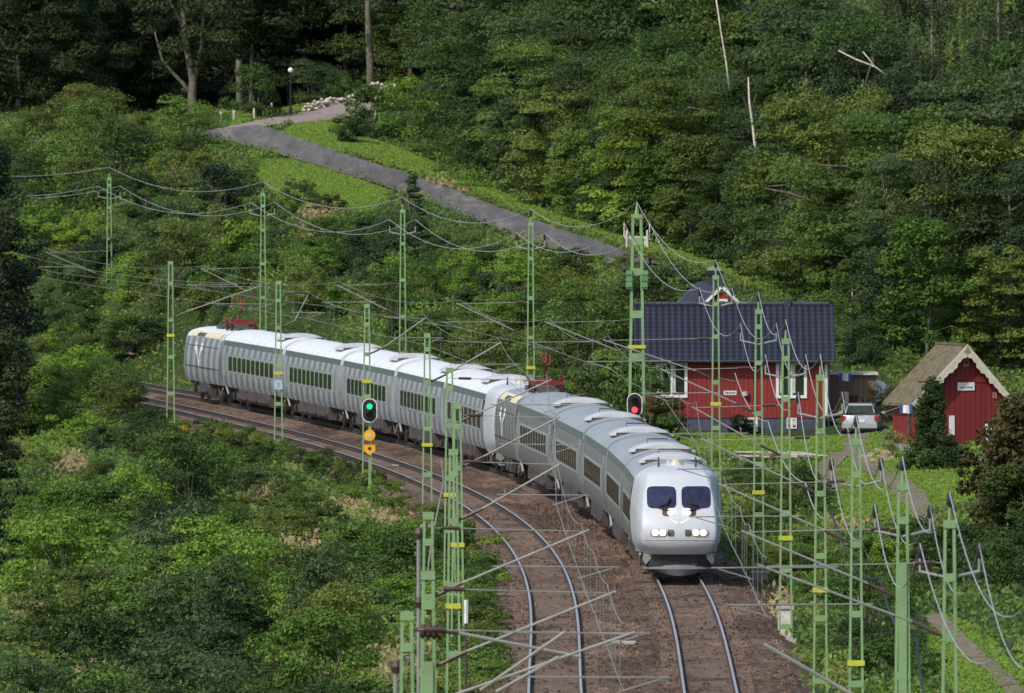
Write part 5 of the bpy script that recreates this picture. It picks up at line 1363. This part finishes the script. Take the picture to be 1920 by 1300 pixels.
def shrub(k, lm, x, y, s, label, group=None, name='leafy_shrub', cat='shrub', sz=None, dz=-.05):
    V, sm, cache, hh_ = SHV[k]
    if lm not in cache: cache[lm] = quads_mesh('foliage', V, [LM[lm]])
    t = thing(name, label, cat, (x, y, H(x, y)+dz), rt.uniform(0, 6.28), group); t.scale = (s, s, sz or s)
    link(bpy.data.objects.new('foliage', cache[lm]), t); link(bpy.data.objects.new('stems', sm), t); return t

ALLP = [p for n_ in ('grass_verge', 'meadow', 'lawn') for p in PATCH.get(n_, [])]
ROADS = [p for n_ in ('_road', '_gravel_road', '_path') for p in PATCH.get(n_, [])]
def blocked(x, y, r=0, lawns=True):
    if XL(y)-1.9-r*.85 < x < XR(y)+2.9+r and 300 < y < 776: return True
    for pl in ROADS:
        for (px, py, hw) in pl:
            if abs(px-x) < hw+r*.6 and abs(py-y) < 4: return True
    if lawns:
        for pl in ALLP:
            if pip(x, y, pl): return True
    # buildings
    if hx0-.6-r*.5 < x < hx1+3.2 and HY-1-r < y < HY+15: return True
    if bx0-.5 < x < bx1+.5 and by-1.0-r < y < by+8: return True
    return False

CLEAR = [[(425,232),(520,205),(720,172),(745,185),(600,232),(760,296),(900,342),(1060,398),(1200,442),(1340,485),(1330,500),(1180,500),(1105,482),(980,452),(850,410),(720,372),(700,398),(560,380),(480,320),(440,262)],
 [(240,700),(340,742),(520,772),(650,826),(760,858),(860,900),(1000,1000),(1100,1150),(1100,1310),(955,1310),(950,1090),(880,975),(760,905),(640,856),(500,806),(330,765)],
 [(1285,668),(1550,668),(1550,868),(1285,868)], [(1540,860),(1700,850),(1850,868),(1890,905),(1830,955),(1700,965),(1600,950)], [(220,640),(262,640),(262,690),(220,690)], [(1550,700),(1660,700),(1660,830),(1550,830)]]
def scatter(poly, n, kinds, s0, s1, label, seed, lawns=True, minsep=.9):
    rg_ = random.Random(seed); us = [p[0] for p in poly]; vs = [p[1] for p in poly]; done = []; tries = 0
    while len(done) < n and tries < n*14:
        tries += 1; u = rg_.uniform(min(us), max(us)); v = rg_.uniform(min(vs), max(vs))
        if not pip(u, v, poly): continue
        p = T(u, v); s = rg_.uniform(s0, s1)*(.8+.4*rg_.random())
        if blocked(p.x, p.y, s*1.15, lawns): continue
        if any((p.x-a)**2+((p.y-c)*.25)**2 < (minsep*(s+d)*.55)**2 for a, c, d in done): continue
        lm = rg_.choices([k for k, w_ in kinds], [w_ for k, w_ in kinds])[0]; k = rg_.randrange(len(SHV))
        ht = s*SHV[k][3]; pu, pv = pix(p.x, p.y, p.z+ht*.95); wpx = s*1.0*F/p.y
        if any(pip(pu+e*wpx, pv+d_, pl) for pl in CLEAR for e in (-.7, 0, .7) for d_ in (0, ht*F/p.y*.4)): continue
        cn = {'mid':'mid green','fresh':'bright green','olive':'olive green','blue':'bluish green','dark':'dark green'}.get(lm, 'green')
        lab = plant_label(('tall ' if ht > 2.3 else 'low ' if ht < 1.3 else '')+cn+' shrub', u, pv*.5+v*.5)
        shrub(k, lm, p.x, p.y, s, lab, label); done.append((p.x, p.y, s))
    return done
KA = [('mid', 4), ('fresh', 3), ('olive', 2.4), ('blue', 2)]
A1 = scatter([(0,760),(230,745),(330,800),(430,830),(430,1010),(0,1010)], 26, KA, .9, 1.5, 'shrubs in the thicket left of the masts, level with the train tail', 1)
A2 = scatter([(430,830),(520,850),(650,900),(740,930),(850,1000),(850,1080),(430,1080)], 22, KA, .7, 1.2, 'shrubs on the bank between the signal and the clustered masts', 2)
A3 = scatter([(0,1010),(430,1010),(430,1420),(0,1420)], 22, KA+[('dark', 1)], 1.0, 1.7, 'shrubs in the dim thicket at the bottom left corner', 3)
A4 = scatter([(430,1080),(850,1080),(930,1160),(930,1400),(430,1420)], 24, KA, .8, 1.35, 'shrubs at the bottom, left of the empty track', 4)
B1 = scatter([(130,640),(0,640),(0,240),(200,225),(400,262),(500,330),(470,400),(330,590),(250,690)], 50, KA, 1.0, 1.7, 'shrubs on the slope above the train tail', 5)
B2 = scatter([(330,590),(470,400),(700,410),(860,440),(860,680),(700,620),(500,590)], 34, KA, .8, 1.5, 'shrubs on the bank between the white roofed train and the road', 6)
B3 = scatter([(860,440),(1000,470),(1170,520),(1260,575),(1230,800),(1130,800),(1000,730),(860,680)], 36, [('mid',4),('fresh',2),('olive',4),('blue',1)], .9, 1.6, 'shrubs on the bank behind the middle power car', 7)
B0 = scatter([(60,640),(205,640),(240,700),(236,735),(200,760),(100,740)], 12, KA, .8, 1.4, 'shrubs around the spot where the tracks vanish at the left', 15)
for i, (u, v, s_, lm_) in enumerate(((8,800,1.5,'mid'),(60,792,1.4,'olive'),(105,800,1.6,'mid'),(150,798,1.3,'fresh'),(190,806,1.35,'mid'),(228,812,1.1,'olive'),(30,775,1.5,'blue'),(130,780,1.4,'fresh'),(175,778,1.3,'mid'),(212,782,1.15,'mid'))):
    p = W(u, v, z=-1.0); k_ = [1, 4][i % 2]; shrub(k_, lm_, p.x, p.y, s_, plant_label('tall '+LN[lm_]+' bush at the vanishing tracks', u, v-60), 'tall bushes hiding the far left end of the tracks', name='tall_bush', cat='bush')
C1 = scatter([(1362,885),(1540,890),(1560,990),(1700,1000),(1700,1130),(1700,1400),(1430,1400),(1410,1100),(1372,1000)], 32, [('mid',4),('fresh',1.5),('olive',3),('blue',2)], .45, .95, 'shrubs in the scrub right of the leading train', 8)
C2 = scatter([(1700,1000),(1920,950),(1960,1120),(1780,1160),(1700,1130)], 12, [('mid',4),('olive',2),('blue',3)], .6, 1.2, 'shrubs below the lawn at the right edge', 9)
C3 = scatter([(1490,600),(1640,650),(1700,700),(1680,760),(1560,690)], 10, [('mid',4),('fresh',2),('blue',2)], .7, 1.2, 'shrubs on the slope behind the brown shed', 10)
for i in range(46):
    y0_ = 636-i*6.3; yb_ = K*(y0_+rt.uniform(-2, 2)); k_ = rt.randrange(6); hs_ = (1.0 if y0_ > 520 else .75 if y0_ > 470 else 1.25)*rt.uniform(.8, 1.2); s_ = hs_/SHV[k_][3]
    xb_s = XL(yb_)-1.75-.85*s_-(.6 if i < 4 else 0)
    if 494 < y0_ < 505: continue
    lm_ = rt.choice(['mid', 'fresh', 'olive', 'mid', 'weed']); pu, pv = pix(xb_s, yb_, .2)
    shrub(k_, lm_, xb_s, yb_, s_, plant_label('low %s bush fringing the ballast' % {'mid':'mid green','fresh':'bright green','olive':'olive green','weed':'weedy'}[lm_], pu, pv), 'low bushes fringing the ballast of the inner track', name='low_bush', cat='bush')
def sh(k, lm, u, v, s, label, sz=None, cat='shrub', name='leafy_shrub', Y=None):
    p = T(u, v) if Y is None else W(u, v, Y=Y); return shrub(k, lm, p.x, p.y, s, label, name=name, cat=cat, sz=sz)
sh(3, 'yellow', 318, 838, .75, 'yellow flowering bush at the foot of the far left slim mast', .9)
sh(1, 'white', 1672, 862, .62, 'bush with white blossoms between the silver car and the dark conifer', .6); sh(3, 'white', 1648, 868, .5, 'low spray of white flowers beside the grass track')
sh(5, 'dark', 1390, 812, .75, 'round dark bush against the blue grey plinth of the red house')
sh(4, 'mid', 1098, 745, 1.9, 'large leafy bush behind the pantograph of the middle power car'); sh(4, 'blue', 1165, 800, 1.5, 'broad dark bush behind the roof of the leading train')
sh(1, 'mid', 1212, 818, 1.25, 'tall leafy bush covering the left end of the red house'); sh(0, 'olive', 1246, 820, 1.05, 'bush in front of the left window of the red house')
sh(1, 'rust', 148, 235, 1.1, 'rust coloured bush on the upper left slope'); sh(1, 'olive', 1590, 800, .0+.5, 'small bush beside the electric cabinet')
sh(0, 'brown', 1655, 790, .9, 'pale flowering shrub left of the red barn', 1.0)
for i, (u, v) in enumerate(((1050,492),(1085,498),(1120,500),(1150,505),(1180,508),(1010,478))):
    sh([3,0,5][i % 3], ['mid','olive','fresh'][i % 3], u, v, .62, 'low bush hiding the lower end of the asphalt road, number %s from the left' % ['two','three','four','five','six','one'][i])
for u, v, s, lab, lm in ((700,262,1.5,'round bush on the grass between the two roads, left one','mid'),(760,262,1.7,'tall round bush on the grass between the two roads, right one','fresh'),(655,268,1.0,'low dark bush at the left end of the clump between the roads','blue'),(820,300,1.2,'scrubby bush right of the clump between the roads','olive'),(860,325,1.3,'leafy bush at the meadow edge below the bright strip','mid'),(562,382,.85,'small dark bush alone on the grass below the road','blue'),(620,400,.7,'small brownish bush on the grass below the road','brown')):
    sh(1 if s > 1.2 else 0, lm, u, v, s, lab)
p = T(480, 222); shrub(1, 'mid', p.x, p.y, 1.5, 'tall round pale bush at the wood edge left of the street lamp'); p = W(585, 200, Y=818); shrub(4, 'blue', p.x, p.y, 1.2, 'dark green bush behind the stone wall right of the street lamp'); p = W(640, 190, Y=822); shrub(0, 'mid', p.x, p.y, 1.1, 'loose green bush behind the middle of the stone wall')
p = T(775, 425); tree('spruce', 'blue', p.x, p.y, 2.9, 'small dark spruce standing out before the asphalt road', name='spruce_tree')
p = T(1748, 884); tree('conebush', 'mid', p.x, p.y, 3.7, 'dense dark evergreen bush in front of the left half of the red barn', name='evergreen_bush', sc=.92)
p = T(1925, 1040); tree('bushy', 'brown', p.x+.25, p.y, 5.6, 'brown and olive tree at the right edge in front of the barn corner', sc=1.0); p = T(1895, 1060); tree('bushy', 'olive', p.x, p.y, 3.2, 'low olive tree beside the brown one at the right edge', sc=1.1)
p = T(1960, 1150); tree('young', 'blue', p.x, p.y, 3.0, 'dark green young tree cut by the right edge of the picture')
p = W(-45, 800, z=-.8); tree('tall', 'dark', p.x, p.y, 14.5, 'tall dark tree at the left edge in front of the slope', sc=.9); p = W(0, 900, z=-1.2); tree('young', 'dark', p.x-.8, p.y, 6.5, 'lower dark tree at the left edge beside the tall one'); p = W(-60, 1100, z=-1.5); tree('young2', 'dark', p.x, p.y, 6, 'shaded tree at the left edge below the tall dark one')

# wooded slope on the right, three depths
EDGE = [(872,322),(905,338),(945,356),(990,376),(1040,398),(1090,418),(1145,436),(1195,452),(1245,466),(1300,484),(1352,500),(1405,520),(1460,545),(1515,572),(1570,600),(1630,640),(1690,665),(1750,690),(1815,700),(1880,705),(1935,705)]
def zone(u): return 'beyond the road bend' if u < 1130 else ('above the thick mast and the house' if u < 1480 else 'above the shed and the barn')
LN_ = {'mid':'mid green','fresh':'bright green','olive':'olive green','blue':'bluish green','dark':'very dark green','birch':'pale green drooping','brown':'brownish green'}
for i, (u, v) in enumerate(EDGE):
    p = T(u, v-6); lm = ['mid','blue','mid','blue','olive','mid','blue','fresh','mid','olive'][i % 10]; hgt = 4.6+2.2*((i*7) % 5)/4+rt.uniform(-.4, .4)
    if u < 920: hgt = 3.4
    z_ = zone(u); tree(['young','young2','young'][i % 3], lm, p.x, p.y+rt.uniform(0, 3), hgt, None, group='young trees in the front row of the wood', sc=1.15)
for i, (u, v) in enumerate(EDGE):
    if u < 940: continue
    p = T(u, v-6); lm = ['beech','oak1','beech2','oak2','beech','tall'][i % 6]; col = ['mid','olive','mid','blue','mid','olive','blue'][i % 7]
    if abs(u-1815) < 10: lm, col = 'birch', 'birch'
    x, y = p.x+rt.uniform(-1.2, 1.2), p.y+17+rt.uniform(-3, 5); z_ = zone(u)
    if u > 1600: x -= .8
    tree(lm, col, x, y, rt.uniform(8.5, 11.5), None, group='full crowned trees in the wood on the right')
for i in range(20):
    u = 900+i*56; k_ = min(len(EDGE)-1, max(0, int((u-872)/53))); p = T(*EDGE[k_]); q = W(u, 200, Y=(p.y+48)/K); lm = ['oak2','beech','oak1','tall','beech2'][i % 5]; col = ['mid','blue','dark','mid','olive','blue'][i % 6]; z_ = zone(u)
    tree(lm, col, q.x, p.y+48+rt.uniform(-6, 6), rt.uniform(11, 14), None, group='trees high at the back of the wood')
p = T(1250, 470); tree('beech', 'olive', p.x, p.y+10, 9.0, 'spreading olive tree with layered boughs above the bend of the power lines')
for (u, y_, key, col, hgt, lab) in ((1750, 690/K*K, 'birch', 'birch', 13, 'tall weeping birch with pale drooping crown high on the right slope'), (1870, 700, 'birch', 'birch', 11, 'weeping birch at the upper right edge'), (760, 850, 'oak2', 'olive', 10.5, 'yellowish green tree with dark gap on its left, above the stone wall end'), (840, 862, 'beech', 'olive', 10.5, 'olive tree with low boughs behind the bright meadow strip'), (985, 812, 'oak1', 'mid', 9.5, 'bright green tree right of the meadow strip')):
    q = W(u, 200, Y=y_+ (38 if u > 1700 else 0)); tree(key, col, q.x, q.y, hgt, lab)
# dark wood at upper left, its shade put into the leaf colours
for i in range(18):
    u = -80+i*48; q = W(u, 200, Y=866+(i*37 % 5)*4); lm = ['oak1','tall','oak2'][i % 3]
    tree(lm, 'wood_shade', q.x, q.y, 13+rt.random()*2, None, group='blackish trees deep in the dark wood', sc=1.15, dz=-2.2)
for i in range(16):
    u = -80+i*55; q = W(u, 200, Y=892+(i % 3)*6); tree(['beech','oak2'][i % 2], 'wood_shade', q.x, q.y, 15, None, group='blackish trees deep in the dark wood', sc=1.3, dz=-3)
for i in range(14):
    u = -60+i*60; q = W(u, 200, Y=850+(i % 4)*3); shrub(i % 6, 'wood_shade', q.x, q.y, 1.9, plant_label('blackish green understory shrub', u, 160), 'blackish shrubs under the dark wood', name='woodland_shrub')
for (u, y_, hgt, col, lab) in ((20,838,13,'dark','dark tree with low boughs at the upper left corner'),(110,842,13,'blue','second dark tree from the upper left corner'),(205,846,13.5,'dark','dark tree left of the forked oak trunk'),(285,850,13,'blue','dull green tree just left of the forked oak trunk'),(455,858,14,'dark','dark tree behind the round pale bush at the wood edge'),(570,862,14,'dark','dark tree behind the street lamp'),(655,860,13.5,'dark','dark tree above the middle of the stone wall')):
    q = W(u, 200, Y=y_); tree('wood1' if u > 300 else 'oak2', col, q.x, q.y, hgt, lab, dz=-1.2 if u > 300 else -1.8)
# forked oak with bare lower trunk
q = W(362, 215, Y=822); gz = H(q.x, q.y); t = thing('oak_tree', 'old oak with bare grey forked trunk before the dark wood', 'tree', (q.x, q.y, gz-.2))
b = MB(); def_ = lambda u, v: W(u, v, Y=822)-Vector((q.x, q.y, gz-.2))
f0 = def_(362, 160); b.tube([(0,0,-.4), (0,0,.3), def_(360,180), def_(362,150), def_(352,100), def_(345,50), def_(338,-40)], [.42,.34,.28,.27,.22,.18,.10], 10)
b.tube([def_(362,152), def_(372,120), def_(380,80), def_(382,20), def_(395,-40)], [.22,.17,.14,.12,.08], 8); b.tube([def_(360,182), def_(342,155), def_(322,135), def_(304,112), def_(290,60)], [.17,.13,.11,.08,.05], 7)
b.tube([def_(345,60), def_(330,20), def_(300,-20)], [.10,.08,.05], 6); b.tube([def_(382,60), def_(410,20), def_(430,-20)], [.10,.07,.05], 6)
b.build('trunk', M_bark, t, smooth=True)
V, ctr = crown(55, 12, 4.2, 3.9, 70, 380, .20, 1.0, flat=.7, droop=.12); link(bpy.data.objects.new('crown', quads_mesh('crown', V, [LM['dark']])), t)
for (u, v, u2, lab, r_) in ((450,212,447,'grey trunk of a tree standing in the shade behind the round pale bush',.22),(696,180,690,'grey brown trunk at the right end of the stone wall',.24),(470,205,473,'thin trunk in the shade next to the thicker one behind the round bush',.12)):
    q = W(u, v, Y=832); gz = H(q.x, q.y); t = thing('woodland_tree', lab, 'tree', (q.x, q.y, gz-.3)); b = MB(); x2 = W(u2, 0, Y=832).x-q.x
    b.tube([(0,0,-.3), (x2*.3,0,2.5), (x2,0,6), (x2*1.3,0,9)], [r_*1.3, r_, r_*.8, r_*.4], 9); b.build('trunk', M_bark, t, smooth=True)
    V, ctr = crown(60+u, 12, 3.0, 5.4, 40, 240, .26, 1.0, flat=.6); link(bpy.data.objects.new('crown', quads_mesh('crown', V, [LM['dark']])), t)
# pale dead trunks on the right slope
def deadwood(lab, pts, Y, rr, name='dead_tree'):
    P = [W(u, v, Y=Y) for u, v in pts]; a = P[0]; b = MB(); b.tube([q-a for q in P], rr, 7)
    t = thing(name, lab, 'dead tree', a); b.build('trunk', M_barkw, t, smooth=True); return t
YD = T(1430, 512).y/K-6
deadwood('bare pale dead trunk standing among the green trees left of the house chimney line', [(1440,500),(1430,372),(1418,300),(1412,240),(1405,190),(1403,145)], YD, [.09,.085,.075,.07,.06,.03])
deadwood('thin grey dead trunk leaning at the top edge of the wood', [(1368,170),(1362,120),(1352,60),(1340,-20)], YD+3, [.05,.05,.045,.04])
deadwood('fallen pale dead branches caught high in the wood at the upper right', [(1662,142),(1640,125),(1605,112),(1572,95)], YD-14, [.05,.045,.05,.03])
deadwood('short forked pale dead branch beside the fallen ones', [(1645,130),(1630,112),(1618,97)], YD-14, [.04,.04,.03])
for p_, q_ in (((1600,610),(1598,545)),):
    deadwood('small bare pale trunk on the slope right of the house roof', [p_, q_, (1603,520)], T(1600,615).y/K, [.05,.035,.015])

# ------------------------------------------------------------------ ground cover that nobody could count
rg = np.random.default_rng(9)
def inside(x, y, poly):
    c = np.zeros(len(x), bool); n = len(poly); j = n-1
    for i in range(n):
        xi, yi = poly[i]; xj, yj = poly[j]; m = (yi > y) != (yj > y)
        with np.errstate(all='ignore'): c ^= m & (x < (xj-xi)*(y-yi)/(yj-yi+1e-12)+xi)
        j = i
    return c
NG = 560000
yy = np.sqrt(rg.uniform(335.**2, 930.**2, NG)); xx = rg.uniform(-1, 1, NG)*(.0375*yy+2)
XLv = np.interp(yy, np.arange(300, 900, 5), [XL(v) for v in np.arange(300, 900, 5)]); XRv = np.interp(yy, np.arange(300, 900, 5), [XR(v) for v in np.arange(300, 900, 5)])
onb = (xx > XLv-2.0+rg.normal(0, .22, NG)) & (xx < XRv+3.0+rg.normal(0, .3, NG)) & (yy < 767)
onr = np.zeros(NG, bool)
for pl in ROADS:
    A = np.array(pl); o = np.argsort(A[:, 1]); A = A[o]; cxr = np.interp(yy, A[:, 1], A[:, 0])
    if A[:, 1].ptp() > 8 if hasattr(A, 'ptp') else np.ptp(A[:, 1]) > 8: onr |= (np.abs(xx-cxr) < A[0, 2]*(.80+.12*np.sin(yy*.9))) & (yy > A[0, 1]-1) & (yy < A[-1, 1]+1)
for pl in ROADS[:2]:
    A = np.array(pl)
    for k in range(0, len(A), 2): onr |= (np.abs(xx-A[k, 0]) < A[k, 2]*.85) & (np.abs(yy-A[k, 1]) < 3)
onl = np.zeros(NG, bool)
for pl in ALLP: onl |= inside(xx, yy, pl)
inb = ((xx > hx0+.8) & (xx < hx1+3.2) & (yy > HY-14) & (yy < HY+14)) | ((xx > bx0) & (xx < bx1) & (yy > by-.2) & (yy < by+7))
zz = Hv(xx, yy)
def sfield(x, y, a, b_, c): return np.sin(x*a+1.7*np.sin(y*b_*.6+c))*np.cos(y*b_+1.3*np.sin(x*a*.7+c*2))
f1 = sfield(xx, yy, .55, .16, 1.0)+.5*sfield(xx, yy, 1.4, .43, 3.0); f2 = sfield(xx, yy, .4, .11, 5.0)+.5*sfield(xx, yy, 1.1, .37, 2.2)
mi = np.select([f1 > .75, f1 > .2, f2 > .7, f2 < -.8], [1, 0, 2, 3], default=4)   # weed/fresh/olive/blue/mid
u_ = 960+F*xx/yy; pv = 128+(CH-zz)*F/yy
for (su, sv, ru, rv) in ((250,960,50,18),(130,880,35,14),(620,1120,45,22),(360,1190,50,20),(640,960,60,20),(870,1240,30,40),(60,1160,40,20),(480,940,40,25),(200,1270,60,22),(585,425,38,30),(600,405,25,12),(545,1035,60,36),(738,978,42,18),(300,328,45,12),(770,1262,90,45),(445,330,22,10),(1240,1180,0,0),(1080,600,0,0),(1590,975,50,25),(1740,1060,40,22),(985,470,0,0),(840,350,50,22),(1460,1150,30,40)):
    if ru: 
        d_ = ((u_-su)/ru)**2+((pv-sv)/rv)**2; mi = np.where((d_ < 1) & (rg.random(NG) < (.85 if sv < 1230 else .6)), 5, mi)
hgt = rg.uniform(.12, .55, NG)*(1+.5*np.clip(f1, -.5, 1))
keep = ~(onb | onr | inb | onl)
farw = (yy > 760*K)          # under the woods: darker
mi = np.where((yy > 848*K) & (u_ < 740), 6, mi); hgt_b = 1  # undergrowth below the dark wood: shade painted by leaf colour
edge = np.minimum(XLv-2.0-xx, 3) ; hgt = np.where((xx < XLv) & (edge < 2), hgt*.6, hgt)
C = np.stack([xx, yy, zz+hgt*rg.uniform(.3, 1, NG)], 1)[keep]
Nn = np.stack([rg.normal(0, .5, keep.sum()), rg.normal(-.5, .4, keep.sum()), rg.uniform(.2, 1, keep.sum())], 1)
V = leaves(rg, C, Nn, np.where(mi[keep] == 5, .24, .21), .5)
sw = mi[keep] == 5; V[sw, :, 2] = C[sw, None, 2]+(V[sw, :, 2]-C[sw, None, 2])*1.2
me = quads_mesh('undergrowth', V, [LM['weed'], LM['fresh'], LM['olive'], LM['blue'], LM['mid'], LM['straw'], LM['wood_shade']], mi[keep])
tag(link(bpy.data.objects.new('undergrowth', me)), 'low weeds, brambles and dry grass covering the banks and slopes', 'undergrowth', kind='stuff')
inb2 = ((xx > hx0-.1) & (xx < hx1+2.6) & (yy > HY-.1) & (yy < HY+14)) | ((xx > bx0) & (xx < bx1) & (yy > by-.2) & (yy < by+7))
kl = onl & ~onr & ~inb2; n_ = int(kl.sum()); rep = 7
x2 = np.repeat(xx[kl], rep)+rg.normal(0, .35, n_*rep); y2 = np.repeat(yy[kl], rep)+rg.normal(0, .9, n_*rep); z2 = Hv(x2, y2)
ok_ = np.zeros(len(x2), bool)
for pl in ALLP: ok_ |= inside(x2, y2, pl)
x2, y2, z2 = x2[ok_], y2[ok_], z2[ok_]
C = np.stack([x2, y2, z2+.05+rg.uniform(0, .07, len(x2))], 1); V = leaves(rg, C, np.stack([rg.normal(0, .3, len(x2)), np.full(len(x2), -.35), np.full(len(x2), .9)], 1), rg.choice([.08,.10,.13,.18], len(x2)), .42)
me = quads_mesh('grass', V, [LM['grass'], LM['weed'], LM['straw']], np.where(rg.random(len(x2)) < .06+.22*(sfield(x2, y2, .9, .2, 4.) > .6), 1, 0)+np.where(rg.random(len(x2)) < .035, 1, 0))
tag(link(bpy.data.objects.new('grass', me)), 'short bright green grass on the lawns and road verges', 'grass', kind='stuff')
# little green tuft on the ballast between the tracks
p = W(935, 915, z=-.3); shrub(5, 'mid', p.x, p.y, .42, 'small green weed tuft growing in the ballast beside the middle train', name='weed_tuft', cat='weed')
